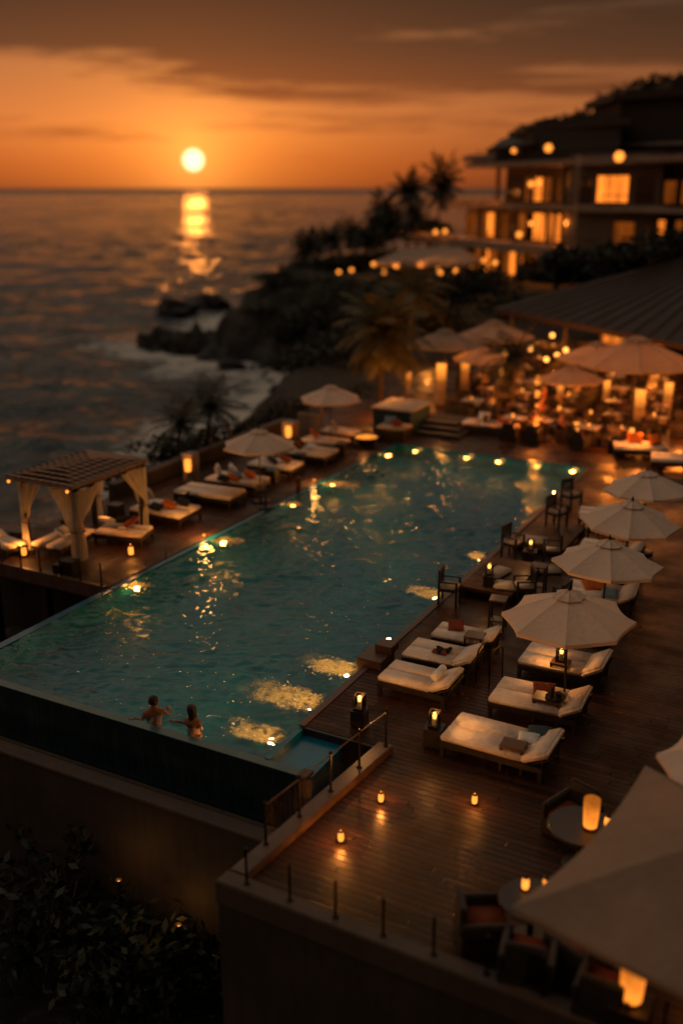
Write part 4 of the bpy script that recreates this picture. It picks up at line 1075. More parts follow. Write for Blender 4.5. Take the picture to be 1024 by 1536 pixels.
def lantern_pillar(p, label, h=.95, w=.42, glow=True):
    r = thing('lantern_pillar', label, 'lamp', p)
    m = MB(); m.box((0, 0, h / 2), (w, w, h)); m.build('pillar', 'slab', r, bevel=.012)
    m = MB(); m.lathe([(.10, 0), (.12, .2), (.11, .42)], 14); m.build('shade', 'lamp', r, smooth=True, loc=(w * .25, -w / 2 - .13, h * .45))
    m = MB(); m.box((w * .25, -w / 2 - .125, h * .45 - .02), (.2, .246, .036)); m.build('bracket', 'metal', r)
    lamp((w * .25, -w / 2 - .45, h * .8), 9, (1, .38, .08), parent=r)
    return r
lantern_pillar(P(288, 722, ZL), 'square tan pillar with a glowing lamp on the low sea wall', 1.05)
lantern_pillar(P(436, 668, ZL), 'pale pillar with a glowing lamp left of the farther sea side parasol', 1.0, .5)
for (px, py, w_, h_, t_) in ((463, 662, 1.0, 1.1, 'wide pale upright screen beside the glowing pillar'), (474, 655, .6, 1.4, 'narrow tan upright screen under the farther sea side parasol')):
    m = MB(); m.box((0, 0, h_ / 2), (w_, .1, h_)); m.box((0, .03, h_ + .025), (w_ + .06, .16, .05)); p = P(px, py, ZL); o = m.build('screen', 'slab', None, bevel=.012, loc=p); tag(o, t_, 'screen')
# fire bowl, counter, bench, steps
p = P(549, 668, ZL)
fb = thing('fire_bowl', 'dark round fire bowl glowing on the deck by the far pool corner', 'fire bowl', p)
m = MB(); m.lathe([(.22, 0), (.34, .10), (.52, .34), (.55, .38), (.48, .37), (.40, .33)], 22); m.build('bowl', 'darkwall', fb)
m = MB(); m.lathe([(.46, .34), (.30, .39), (.1, .42), (.02, .43)], 18); m.build('embers', 'ember', fb, smooth=True); lamp((0, -.2, .8), 14, (1, .33, .06), parent=fb)
ct = thing('service_counter', 'dark clad service counter with a pale top near the palm', 'counter', (0, 0, 0))
m = MB(); m.span((-10.75, 24.4, .045), (-9.0, 26.5, 1.05)); m.build('body', 'teal', ct, bevel=.01)
m = MB(); m.span((-10.85, 24.3, 1.05), (-8.9, 26.6, 1.12)); m.build('counter_top', 'cream2', ct, bevel=.012)
m = MB(); m.tube([(-10.1, 26.3, 1.12), (-10.1, 26.3, 1.42), (-10.0, 26.25, 1.52), (-9.7, 26.2, 1.55), (-9.5, 26.2, 1.48)], .04, 8); m.build('tap', 'steel', ct, smooth=True)
bn = thing('bench_seat', 'dark boxy bench with pale cushion in front of the counter', 'bench', (0, 0, 0))
m = MB(); m.span((-10.0, 23.05, .045), (-8.7, 24.1, .5)); m.build('base', 'dark_wood', bn, bevel=.01)
m = MB(); m.span((-9.98, 23.08, .502), (-8.72, 24.08, .62)); m.build('cushion', 'cream2', bn, bevel=.035, seg=3, smooth=True)
pillow((-9.6, 23.7, .78), .5, .42, .16, .3, .8, 'blue', 'grey pillow on the bench in front of the counter'); pillow((-9.2, 23.5, .74), .46, .4, .16, .9, .6, 'rust', 'rust pillow on the bench in front of the counter')
st = thing('stone_steps', 'dark steps with pale edges rising beside the counter', 'steps', (0, 0, 0))
for i in range(3):
    m = MB(); m.span((-8.8, 24.6 + i * .42, .046 + i * .16), (-6.9 - i * .2, 27.0, .202 + i * .16)); q = m.build('tread', 'darkwall', st, bevel=.008)
    m = MB(); m.span((-8.8, 24.59 + i * .42, .204 + i * .16), (-6.88 - i * .2, 24.66 + i * .42, .216 + i * .16)); m.build('nosing', 'slab', q)
lamp((-7.9, 25.4, 1.25), 22, (1, .38, .08))

# ================================================================== SWIMMERS
def person(name, label, loc, rz, verts, edges, hand_roots, hairf, scale=1.0, extra=None):
    """skinned figure; verts: name -> (x, y, z, r)"""
    root = thing(name, label, 'person', loc, rz)
    idx = {k: i for i, k in enumerate(verts)}
    vs = [verts[k][:3] for k in verts]; rs = [verts[k][3] for k in verts]; es = [(idx[a], idx[b]) for a, b in edges]
    for hr, d, up in hand_roots:                        # five separate fingers on each palm
        b = Vector(verts[hr][:3]); d = Vector(d).normalized(); up = Vector(up).normalized(); sd = d.cross(up)
        for k, (off, ln) in enumerate(((-.030, .060), (-.010, .075), (.011, .070), (.030, .055))):
            o = len(vs); a0 = b + d * .03 + sd * off
            vs += [tuple(a0), tuple(a0 + d * ln * .55 - up * .004), tuple(a0 + d * ln - up * .022)]; rs += [.010, .009, .007]
            es += [(idx[hr], o), (o, o + 1), (o + 1, o + 2)]
        o = len(vs); a0 = b - sd * .035 - d * .01
        vs += [tuple(a0), tuple(a0 - sd * .025 + d * .035)]; rs += [.012, .009]; es += [(idx[hr], o), (o, o + 1)]
    me = bpy.data.meshes.new('body'); me.from_pydata(vs, es, []); me.update()
    ob = bpy.data.objects.new('body', me); COL.objects.link(ob)
    md = ob.modifiers.new('skin', 'SKIN'); sv = me.skin_vertices[0].data
    for i, r_ in enumerate(rs): sv[i].radius = (r_ if not hasattr(r_, '__len__') else r_[0], r_ if not hasattr(r_, '__len__') else r_[1])
    sv[idx['pelvis']].use_root = True
    sb = ob.modifiers.new('sub', 'SUBSURF'); sb.levels = 2; sb.render_levels = 2
    dg = bpy.context.evaluated_depsgraph_get(); m2 = bpy.data.meshes.new_from_object(ob.evaluated_get(dg))
    ob.modifiers.clear(); ob.data = m2; m2.name = 'body'; m2.materials.clear(); m2.materials.append(M['skin'])
    for p in m2.polygons: p.use_smooth = True
    ob.parent = root
    return root
def head_parts(root, c, face, long=False):
    """skull with nose, ears and mouth merged as one mesh, and hair as its own mesh"""
    c = Vector(c); f = Vector(face).normalized(); up = Vector((0, 0, 1)); sd = f.cross(up)
    mt = Matrix((( sd.x, f.x, up.x, c.x), (sd.y, f.y, up.y, c.y), (sd.z, f.z, up.z, c.z), (0, 0, 0, 1)))
    m = MB(); n = 18
    def skull(u, v):
        th = u * 2 * math.pi; ph = (v - .5) * math.pi
        x, y, z = math.cos(ph) * math.cos(th), math.cos(ph) * math.sin(th), math.sin(ph)
        q = Vector((x * .074, y * .094, z * .118))
        if z < 0: q.x *= 1 - .28 * z * z; q.y *= 1 - .10 * z * z; q.y += .018 * -z
        if y > .3:
            nose = math.exp(-((x / .16) ** 2) - ((z + .12) / .22) ** 2); q.y += .028 * nose
            q.y -= .010 * (math.exp(-(((abs(x) - .42) / .16) ** 2) - ((z - .08) / .12) ** 2))       # eye sockets
            q.y += .008 * math.exp(-((x / .3) ** 2) - ((z + .5) / .10) ** 2)                        # lips
            q.y += .010 * math.exp(-((x / .3) ** 2) - ((z + .85) / .12) ** 2)                       # chin
            q.y += .007 * math.exp(-((x / .6) ** 2) - ((z - .24) / .08) ** 2)                       # brow
        return mt @ q
    m.grid(skull, 28, 22)
    for s_ in (-1, 1):
        e = MB(); e.sphere((s_ * .076, -.006, -.005), .03, 6, .35, .75, 1.0); m.add([mt @ Vector(v) for v in e.v], e.f)
    hd = m.build('head', 'skin', root, smooth=True)
    for s_ in (-1, 1):
        e = MB(); e.sphere((0, 0, 0), .0125, 6); q = MB(); q.add([mt @ (Vector(v) + Vector((s_ * .031, .082, .010))) for v in e.v], e.f); q.build('eye', 'charcoal', hd, smooth=True)
    m = MB(); rr = random.Random(5 if long else 9)
    def hair(u, v):
        th = u * 2 * math.pi; ph = -.42 * math.pi * .5 + v * (.71 * math.pi)
        lo = -1.15 if long else -.35
        zz = lo + (1 - lo) * v
        yb = math.sin(th); 
        if not long: low = -.45 if yb < .1 else .42
        else: low = -1.5 if yb < .25 else .30
        k = sstep(-.1, .5, yb) ; low = (-.5 if not long else -1.55) * (1 - k) + (.45 if not long else .36) * k
        z = low + (1 - low) * v
        zc = max(-1, min(1, z)); r_ = math.sqrt(max(0, 1 - max(-.15, zc) ** 2))
        wob = 1 + .05 * math.sin(th * 9 + z * 4) + .04 * math.sin(th * 23)
        return mt @ Vector((math.cos(th) * .086 * r_ * wob * (1.06 if long else 1), math.sin(th) * .104 * r_ * wob - .004, z * .128 + (.0 if z > 0 else 0)))
    m.grid(hair, 40, 16); m.build('hair', 'hair', hd, smooth=True)
    return hd
# man: his back to us, turned to look right; arms just under the surface
zw = -.02
man = dict(pelvis=(0, 0, -.42, (.135, .105)), waist=(0, 0, -.25, (.130, .095)), chest=(0, .01, -.02, (.155, .105)), shl=(0, .01, .12, (.135, .085)), neck=(0.005, .01, .235, .058), skull=(.01, .012, .30, .052),
           ls=(-.17, .01, .105, .062), le=(-.235, -.03, -.11, .043), lf=(-.29, -.06, .01, .034), lw=(-.37, -.07, .045, .026), lh=(-.42, -.075, .05, (.036, .020)),
           rs=(.17, .02, .125, .062), re=(.29, .07, -.02, .043), rf=(.33, .16, .02, .036), rw=(.30, .25, .045, .027), rh=(.28, .30, .045, (.036, .022)),
           lk=(-.10, .05, -.85, .075), la=(-.11, 0, -1.30, .045), lt=(-.11, .14, -1.42, .036), rk=(.10, .06, -.85, .075), ra=(.12, 0, -1.30, .045), rt=(.12, .14, -1.42, .036))
ED = [('pelvis', 'waist'), ('waist', 'chest'), ('chest', 'shl'), ('shl', 'neck'), ('neck', 'skull'), ('shl', 'ls'), ('ls', 'le'), ('le', 'lf'), ('lf', 'lw'), ('lw', 'lh'), ('shl', 'rs'), ('rs', 're'), ('re', 'rf'), ('rf', 'rw'), ('rw', 'rh'),
      ('pelvis', 'lk'), ('lk', 'la'), ('la', 'lt'), ('pelvis', 'rk'), ('rk', 'ra'), ('ra', 'rt')]
pm = P(231, 1074, 0)
mn = person('person', 'man with short dark hair standing chest deep in the pool, back to us', (pm.x, pm.y, -.035), YAW + .12, man, ED, [('lh', (-1, -.1, .02), (0, 0, 1)), ('rh', (-.4, 1, 0), (0, 0, 1))], None)
head_parts(mn, (.015, .03, .36), (.75, .55, -.12))
woman = dict(man)
woman.update(pelvis=(0, 0, -.40, (.14, .11)), waist=(0, 0, -.24, (.108, .085)), chest=(0, .01, -.03, (.132, .095)), shl=(0, .01, .09, (.112, .075)), neck=(-.01, .01, .195, .046), skull=(-.015, .012, .26, .045),
             ls=(-.14, .03, .075, .050), le=(-.18, .10, -.09, .036), lf=(-.25, .06, .01, .030), lw=(-.33, .02, .05, .023), lh=(-.375, .01, .06, (.031, .018)),
             rs=(.14, -.02, .085, .050), re=(.19, -.05, -.12, .037), rf=(.15, .05, -.20, .03), rw=(.08, .16, -.20, .024), rh=(.05, .21, -.20, (.031, .018)))
pw = P(289, 1086, 0)
wm = person('person', 'woman with dark shoulder length hair in the pool, one arm stretched to the man', (pw.x, pw.y, -.02), YAW - .15, woman, ED, [('lh', (-1, -.1, .1), (0, 0, 1)), ('rh', (-.4, 1, 0), (0, 0, 1))], None)
head_parts(wm, (-.02, .03, .315), (-.85, .45, -.05), True)
m = MB()
for z0, r0 in ((-.03, (.141, .103)),):
    def band(u, v): 
        a = u * 2 * math.pi; return Vector((math.cos(a) * .140, math.sin(a) * .104 + .008, -.06 + v * .035))
    m.grid(band, 24, 2)
m.build('swimsuit_strap', 'swim', wm, smooth=True)

# ================================================================== DINING TERRACE
ZT = .045
ORD = ['first', 'second', 'third', 'fourth', 'fifth', 'sixth', 'seventh', 'eighth']
def make_dining_table(top='cream2', w=.95):
    root = thing('dining_table', 'table', 'table')
    m = MB(); m.box((0, 0, .72), (w, .85, .04)); m.build('table_top', top, root, bevel=.008)
    m = MB(); m.box((0, 0, .36), (.12, .12, .68)); m.box((0, 0, .02), (.5, .5, .04)); m.build('pedestal', 'dark_wood', root)
    m = MB(); m.lathe([(.03, .74), (.035, .86), (.05, .90)], 8, (-.2, .1, 0)); m.build('bottle', 'steel', root); m = MB(); m.lathe([(.10, .741), (.12, .755), (.10, .75)], 10, (.2, -.15, 0)); m.build('plate', 'white', root)
    return root
dt_ = Proto(make_dining_table()); dt2 = Proto(make_dining_table('mid_wood', .8))
ROWS = [(26.6, [-5.2, -3.7, -2.2, -.7]), (29.3, [-8.2, -5.9, -3.9, -1.8, .2]), (32.2, [-8.6, -6.6, -4.6, -2.4, -.2]), (35.2, [-9.8, -7.4, -5.0, -2.8, -.9]), (38.6, [-11.0, -8.6, -6.4, -4.0, -1.8]), (42.2, [-11.6, -9.0, -6.6, -4.2]), (46.5, [-12.4, -9.6, -7.0, -4.2])]
rr = random.Random(12)
for ri, (y, xs) in enumerate(ROWS):
    for ci, x in enumerate(xs):
        x += rr.uniform(-.2, .2); yy = y + rr.uniform(-.25, .25); rz = rr.uniform(-.3, .3)
        where = 'the %s table from the left in the %s dining row' % (ORD[ci], ORD[ri])
        (dt_ if rr.random() < .3 else dt2).put(V(x, yy, ZT), rz, '%s dining table from the left in the %s row beyond the pool' % (ORD[ci], ORD[ri]), 'dining tables on the terrace')
        for (dx, dy, a, side) in ((-.95, 0, 90, 'left of'), (.95, 0, -90, 'right of'), (0, -.95, 180, 'in front of'), (0, .95, 0, 'behind')):
            if rr.random() < (.86 if ri < 4 else .6):
                p = Matrix.Rotation(rz, 3, 'Z') @ Vector((dx, dy, 0))
                arm.put(V(x + p.x, yy + p.y, ZT), rad(a) + rz + rr.uniform(-.25, .25), 'dark armchair %s %s' % (side, where), 'armchairs on the dining terrace', .92)
        if rr.random() < .65: jar.put(V(x + rr.uniform(-.25, .25), yy + rr.uniform(-.2, .2), ZT + .74), 0, 'glowing candle on %s' % where, 'candles on the dining tables', rr.uniform(.5, .8))
        if (ri + ci) % 3 != 1: lamp(V(x + 1.15, yy - .75, ZT + 1.0), 100, (1, .24, .028), .08)
for ri, ci, dx, dy, sc_ in ((0, 0, .9, .9, 1.5), (0, 2, -.8, .8, 1.3), (0, 3, .9, -.7, 1.5), (1, 0, .9, -.8, 1.7), (1, 1, .9, .8, 1.4), (1, 2, .9, -.9, 1.8), (1, 3, -.8, .8, 1.4), (1, 4, -.9, -.7, 1.6), (2, 0, .9, .8, 1.8), (2, 1, .9, -.7, 1.5), (2, 2, -.9, .8, 1.8), (2, 3, -.8, -.8, 1.5), (3, 0, .9, .7, 1.8), (3, 1, .8, -.8, 1.8), (3, 2, .9, .8, 1.6), (4, 0, .8, .8, 2.0), (4, 1, .9, -.7, 2.0), (4, 2, -.9, .8, 2.0)):
    jar.put(V(ROWS[ri][1][ci] + dx, ROWS[ri][0] + dy, ZT), 0, 'glowing lantern on the floor beside the %s table in the %s dining row' % (ORD[ci], ORD[ri]), 'lanterns on the terrace floor', sc_)
# long sofa and daybeds in front
sf = thing('long_sofa', 'long low sofa with pale cushions at the far pool edge', 'sofa', V(-6.2, 26.5, ZT), .12)
m = MB(); m.box((0, 0, .17), (2.6, 1.0, .30)); m.build('base', 'wicker', sf, bevel=.02)
for i in range(3): m = MB(); m.box((-.85 + .85 * i, 0, .39), (.83, .94, .14)); m.build('seat_cushion', 'cream', sf, bevel=.04, seg=3, smooth=True)
pillow((-6.6, 26.8, .66), .5, .42, .16, .2, .8, 'white', 'white pillow on the long low sofa'); pillow((-5.7, 26.7, .64), .5, .42, .16, .5, .7, 'orange', 'orange pillow on the long low sofa')
bedL.put(V(.35, 25.3, ZT), rad(18), 'daybed glowing bright orange at the right end of the far pool edge', 'daybeds by the dining terrace', (1, .9, 1.2))
bedL.put(V(1.9, 24.2, ZT), rad(12), 'daybed at the right edge of the picture behind the last right-hand parasol', 'daybeds by the dining terrace', (.9, .9, 1.1))
pillow((.05, 25.6, .72), .6, .5, .2, .3, .7, 'orange', 'large orange pillow on the glowing daybed'); pillow((.8, 25.55, .74), .6, .5, .2, .9, .9, 'orange', 'second large orange pillow, right side of the glowing daybed')
lamp(V(.3, 24.5, 1.3), 42, (1, .36, .06), .08)
# pillar lamps
def make_pillar():
    root = thing('pillar_lamp', 'lamp', 'lamp')
    m = MB(); m.box((0, 0, .48), (.40, .40, .96)); m.build('pillar', 'slab', root, bevel=.01)
    m = MB(); m.box((0, 0, 1.38), (.38, .38, .80)); m.build('shade', 'post_shade', root, bevel=.02)
    m = MB(); m.box((0, 0, 1.81), (.44, .44, .05)); m.build('cap', 'metal', root)
    return root
pil = Proto(make_pillar())
for (px, py, s_, t_) in ((660, 606, 1.12, 'tall glowing pillar lamp beside the steps, under the first terrace parasol'), (696, 586, 1.0, 'tall glowing pillar lamp right of and behind the one at the steps'), (955, 648, 1.05, 'tall glowing pillar lamp under the largest terrace parasol'),
                          (838, 612, .75, 'small glowing pillar lamp, left of the largest terrace parasol'), (863, 601, .78, 'glowing pillar lamp behind the small one left of the largest parasol'), (907, 610, .72, 'square glowing pillar lamp below the left side of the largest parasol'), (998, 625, .9, 'dim pillar lamp at the right edge under the largest parasol'), (612, 590, .6, 'small pillar lamp behind the service counter')):
    p = P(px, py, ZT); o = pil.put(p, .3, t_, 'pillar lamps on the dining terrace', s_)
    lamp(p + Vector((.25, -.65, 1.6 * s_)), 22, (1, .32, .05), .08)
pk = make_parasol(8, 1.9, 2.25, .72, name='parasol', mat='canopy_dim'); pkP = Proto(pk)
GT = 'parasols over the dining terrace'
def par_px(px, py, z, sc_, rz, label):
    p = P(px, py, z); pkP.put(V(p.x, p.y, ZT), rz, label, GT, sc_); return p
par_px(667, 519, 2.25, 1.02, .2, 'orange lit parasol above the pillar lamp by the steps')
par_px(740, 512, 2.25, 1.1, .4, 'wide dim parasol right of the orange lit one on the terrace')
par_px(722, 530, 2.1, .8, .1, 'small pale parasol in front of the wide dim one')
par_px(950, 572, 2.25, 1.35, .3, 'largest pale parasol on the dining terrace, over the glowing pillar lamp')
par_px(857, 560, 2.1, .8, .3, 'smaller pale parasol tucked behind the left side of the largest one')
par_px(893, 540, 2.2, 1.0, .2, 'dark parasol behind the largest terrace parasol')
# globe lamps hung on a cable
GL_ = [(757, 530, 52), (795, 523, 54), (819, 539, 54), (835, 533, 55), (848, 525, 56), (828, 503, 60), (923, 528, 56), (926, 503, 60)]
for i, (px, py, d) in enumerate(GL_):
    c = D(px, py, d); r = thing('globe_lamp', 'round glowing globe lamp hung over the terrace, %s from the left' % ORD[[0, 1, 2, 4, 5, 3, 6, 7][i]], 'lamp', c, 0, 'globe lamps over the terrace')
    m = MB(); m.sphere((0, 0, 0), .13, 9); m.build('globe', 'globe', r, smooth=True)
    m = MB(); m.tube([(0, 0, .13), (0, 0, .55)], .008, 5); m.build('cord', 'metal', r)
    if i in (1, 4, 7): lamp((0, -.3, -.1), 20, (1, .36, .07), parent=r)
def cable(pts, label):
    m = MB(); q = []
    for a, b in zip(pts, pts[1:]):
        for k in range(8): t = k / 8; v = a.lerp(b, t); v.z -= .5 * t * (1 - t); q.append(v)
    q.append(pts[-1]); m.tube(q, .012, 5); o = m.build('lamp_cable', 'metal'); tag(o, label, 'cable'); return o
up = Vector((0, 0, .55))
cable([D(700, 515, 50) + up, D(757, 530, 52) + up, D(795, 523, 54) + up, D(819, 539, 54) + up, D(835, 533, 55) + up, D(848, 525, 56) + up, D(940, 500, 58) + up], 'thin cable carrying the lower row of globe lamps')
cable([D(760, 490, 60) + up, D(828, 503, 60) + up, D(926, 503, 60) + up, D(923, 528, 56) + up], 'thin cable carrying the upper globe lamps by the bar')
# brown roof of the bar pavilion with its lit counter
bp = thing('bar_pavilion', 'long low brown hipped roof over the lit bar at the back of the terrace', 'pavilion', (0, 0, 0))
T_, F_, A_, B_ = D(738, 462, 63), D(1085, 528, 46), D(1150, 352, 57), D(1010, 405, 84)
G_ = D(1400, 430, 52)
m = MB(); th = Vector((0, 0, -.28))
top_ = [T_, F_, G_, B_]; 
m.add([T_, F_, G_, B_, A_], [(0, 1, 4), (1, 2, 4), (2, 3, 4), (3, 0, 4)])
m.add([T_, F_, G_, B_, T_ + th, F_ + th, G_ + th, B_ + th], [(0, 4, 5, 1), (1, 5, 6, 2), (2, 6, 7, 3), (3, 7, 4, 0), (4, 7, 6, 5)])
for k in range(1, 15):
    e = T_.lerp(F_, k / 15); c = A_ + Vector((0, 0, .03)); m.tube([e + Vector((0, 0, .03)), e.lerp(c, .985)], .045, 5)
m.build('roof', 'roof', bp)
for (q, t) in ((.03, T_.lerp(F_, .06)), (0, T_.lerp(F_, .35)), (0, T_.lerp(F_, .65)), (0, T_.lerp(F_, .95))):
    t = t + (A_ - t) * .04; m = MB(); m.tube([(t.x, t.y, ZT), (t.x, t.y, t.z - .2)], .12, 8); m.build('column', 'dark_wood', bp)
bw = thing('bar_back_wall', 'brightly lit orange bar wall under the brown roof', 'wall', (0, 0, 0))
a, b = D(900, 500, 62), D(990, 515, 58)
ax = (b - a); ax.z = 0; axn = ax.normalized(); nn = Vector((-axn.y, axn.x, 0))
m = MB(); m.prism([(a.x, a.y), (b.x, b.y), (b.x + nn.x * .3, b.y + nn.y * .3), (a.x + nn.x * .3, a.y + nn.y * .3)], ZT, 2.6); m.build('wall', 'slab', bw)
for k, (t0, t1, z0, z1) in enumerate(((.06, .34, 1.0, 2.2), (.40, .62, 1.0, 2.2), (.68, .92, 1.1, 2.1))):
    c0, c1 = a.lerp(b, t0) - nn * .02, a.lerp(b, t1) - nn * .02
    m = MB(); m.add([(c0.x, c0.y, z0), (c1.x, c1.y, z0), (c1.x, c1.y, z1), (c0.x, c0.y, z1)], [(0, 1, 2, 3)]); m.build('lit_shelf', 'window' if k < 2 else 'windowdim', bw)
bc = thing('bar_counter', 'long bar counter in front of the lit bar wall', 'counter', (0, 0, 0)); o_ = a - nn * 1.8
m = MB(); m.prism([(o_.x, o_.y), (o_.x + ax.x, o_.y + ax.y), (o_.x + ax.x + nn.x * .6, o_.y + ax.y + nn.y * .6), (o_.x + nn.x * .6, o_.y + nn.y * .6)], ZT, 1.05); m.build('body', 'dark_wood', bc)
m = MB(); o2 = o_ - nn * .1; m.prism([(o2.x, o2.y), (o2.x + ax.x, o2.y + ax.y), (o2.x + ax.x + nn.x * .8, o2.y + ax.y + nn.y * .8), (o2.x + nn.x * .8, o2.y + nn.y * .8)], 1.05, 1.12); m.build('counter_top', 'mid_wood', bc)
q = a.lerp(b, .4) - nn * 1.0; lamp((q.x, q.y, 2.0), 60, (1, .34, .05), .1)
q = D(1000, 560, 52); lamp((q.x, q.y, 1.6), 40, (1, .30, .045), .1)

# ================================================================== HOTEL
ho = thing('hotel', 'terraced hotel with deep balcony slabs and glowing windows above the dining terrace', 'hotel', (0, 0, 0))
HA, HB = D(912, 378, 80), D(620, 352, 110)
HA.z = HB.z = 0
es = (HB - HA).normalized(); et = Vector((es.y, -es.x, 0))
if et.dot(RT) < 0: et = -et
def H(s_, t, z): 
    p = HA + es * s_ + et * t; return Vector((p.x, p.y, z))
def hbox(s0, s1, t0, t1, z0, z1, name, mat, parent=None, bevel=0):
    m = MB(); m.prism([H(s0, t0, 0)[:2], H(s1, t0, 0)[:2], H(s1, t1, 0)[:2], H(s0, t1, 0)[:2]], z0, z1)
    return m.build(name, mat, parent or ho, bevel=bevel)
def hwin(s0, s1, t, z0, z1, mat='window', nm=3, parent=None):
    f = MB()
    n = max(1, nm)
    w = (s1 - s0)
    for k in range(n + 1):
        s_ = s0 + w * k / n; a_, b_ = H(s_ - .05, t - .10, 0), H(s_ + .05, t, 0)
        f.prism([H(s_ - .05, t - .10, 0)[:2], H(s_ + .05, t - .10, 0)[:2], H(s_ + .05, t - .002, 0)[:2], H(s_ - .05, t - .002, 0)[:2]], z0, z1)
    for z in (z0 - .04, z1): f.prism([H(s0 - .05, t - .11, 0)[:2], H(s1 + .05, t - .11, 0)[:2], H(s1 + .05, t - .002, 0)[:2], H(s0 - .05, t - .002, 0)[:2]], z, z + .08)
    fr = f.build('window', 'dark_wood', parent or ho)
    for k in range(n):
        p0, p1 = H(s0 + w * k / n, t - .03, 0), H(s0 + w * (k + 1) / n, t - .03, 0)
        m = MB(); m.add([(p0.x, p0.y, z0), (p1.x, p1.y, z0), (p1.x, p1.y, z1), (p0.x, p0.y, z1)], [(0, 1, 2, 3)]); m.build('pane', mat[k % len(mat)] if isinstance(mat, (list, tuple)) else mat, fr)
# storeys
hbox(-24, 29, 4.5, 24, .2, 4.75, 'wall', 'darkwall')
hbox(-25, 34.2, -.6, 24, 4.6, 5.3, 'balcony_slab', 'slab', bevel=.04)
hbox(-22, 27.5, 3.2, 24, 5.25, 8.25, 'wall', 'plaster')
hbox(-23, 26.5, .4, 24, 8.25, 8.62, 'balcony_slab', 'slab', bevel=.04)
hbox(-22, 20.5, 3.4, 24, 8.62, 11.8, 'wall', 'plaster')
hbox(-8, 23.5, .6, 24, 11.8, 12.25, 'roof_slab', 'slab', bevel=.04)
hbox(-8, 23.0, 1.0, 24, 12.253, 12.45, 'roof', 'roof')
# sloping upper roofs
def slope_roof(s0, s1, t0, t1, z0, z1, z2, over=.8):
    m = MB()
    a_, b_, c_, d_ = H(s0 - over, t0 - over, z0), H(s1 + over, t0 - over, z0), H(s1 + over * .3, t1, z2), H(s0 - over, t1, z1)
    th = Vector((0, 0, -.25)); m.add([a_, b_, c_, d_, a_ + th, b_ + th, c_ + th, d_ + th], [(0, 1, 2, 3), (4, 7, 6, 5), (0, 4, 5, 1), (1, 5, 6, 2), (2, 6, 7, 3), (3, 7, 4, 0)])
    m.build('roof', 'roof', ho)
def dbox(x0, d0, x1, d1, z0, z1, dep, name, mat, over=0):
    p0, p1 = D(x0, 300, d0), D(x1, 300, d1); ax_ = p1 - p0; ax_.z = 0; ax_.normalize()
    p0 = p0 - ax_ * over - FW * over; p1 = p1 + ax_ * over - FW * over
    m = MB(); m.prism([(p0.x, p0.y), (p1.x, p1.y), (p1.x + FW.x * dep, p1.y + FW.y * dep), (p0.x + FW.x * dep, p0.y + FW.y * dep)], z0, z1); return m.build(name, mat, ho)
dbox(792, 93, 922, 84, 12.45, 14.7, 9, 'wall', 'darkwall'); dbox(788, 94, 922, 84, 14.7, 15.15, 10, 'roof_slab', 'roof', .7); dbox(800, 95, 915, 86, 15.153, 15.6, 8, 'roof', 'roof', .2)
dbox(742, 97, 800, 93, 12.45, 13.7, 7, 'wall', 'darkwall')
p_ = [D(734, 222, 97), D(800, 214, 92), D(812, 196, 99), D(752, 208, 104)]
m = MB(); th = Vector((0, 0, -.25)); m.add(p_ + [q + th for q in p_], [(0, 1, 2, 3), (4, 7, 6, 5), (0, 4, 5, 1), (1, 5, 6, 2), (2, 6, 7, 3), (3, 7, 4, 0)]); m.build('roof', 'roof', ho)
dbox(700, 101, 742, 98, 12.45, 13.0, 5, 'parapet', 'slab')
dbox(918, 87, 1090, 80, 12.45, 16.7, 9, 'wall', 'darkwall'); dbox(918, 87, 1090, 80, 16.7, 17.25, 10, 'roof_slab', 'roof', 1.0)
dbox(990, 86, 1110, 82, 17.253, 18.2, 7, 'roof', 'roof')
dbox(930, 86.4, 1085, 79.4, 13.2, 13.45, .4, 'balcony_slab', 'slab')
# pale stair block facing the camera
k0, k1 = D(866, 300, 84), D(990, 300, 78)
kx = k1 - k0; kx.z = 0; kd = FW * 8
def kface(name, mat, u0, u1, z0, z1, off, parent=None, dep=None):
    p0, p1 = k0 + kx * u0 - FW * off, k0 + kx * u1 - FW * off
    if dep: 
        m = MB(); m.prism([(p0.x, p0.y), (p1.x, p1.y), (p1.x + FW.x * dep, p1.y + FW.y * dep), (p0.x + FW.x * dep, p0.y + FW.y * dep)], z0, z1)
    else:
        m = MB(); m.add([(p0.x, p0.y, z0), (p1.x, p1.y, z0), (p1.x, p1.y, z1), (p0.x, p0.y, z1)], [(0, 1, 2, 3)])
    return m.build(name, mat, parent or ho)
kface('wall', 'plaster', .0, 1.0, 5.26, 12.6, 0, dep=6)
kface('balcony_slab', 'slab', -.05, 1.02, 8.2, 8.75, 1.2, dep=1.19)
kface('roof_slab', 'slab', -.05, 1.04, 11.7, 12.35, 1.3, dep=1.28)
f = kface('window', 'dark_wood', .22, .62, 8.85, 11.0, .08, dep=.07)
for i, mt in enumerate(('window', 'window', 'window')): kface('pane', mt, .235 + i * .128, .235 + i * .128 + .118, 8.95, 10.9, .09, f)
kface('door', 'windowdark', .70, .92, 8.85, 11.0, .03)
kface('window', 'windowdark', .02, .18, 8.85, 10.9, .03)
f = kface('window', 'dark_wood', .45, .75, 5.6, 7.6, .06, dep=.05); kface('pane', 'windowdim', .47, .73, 5.7, 7.5, .07, f)
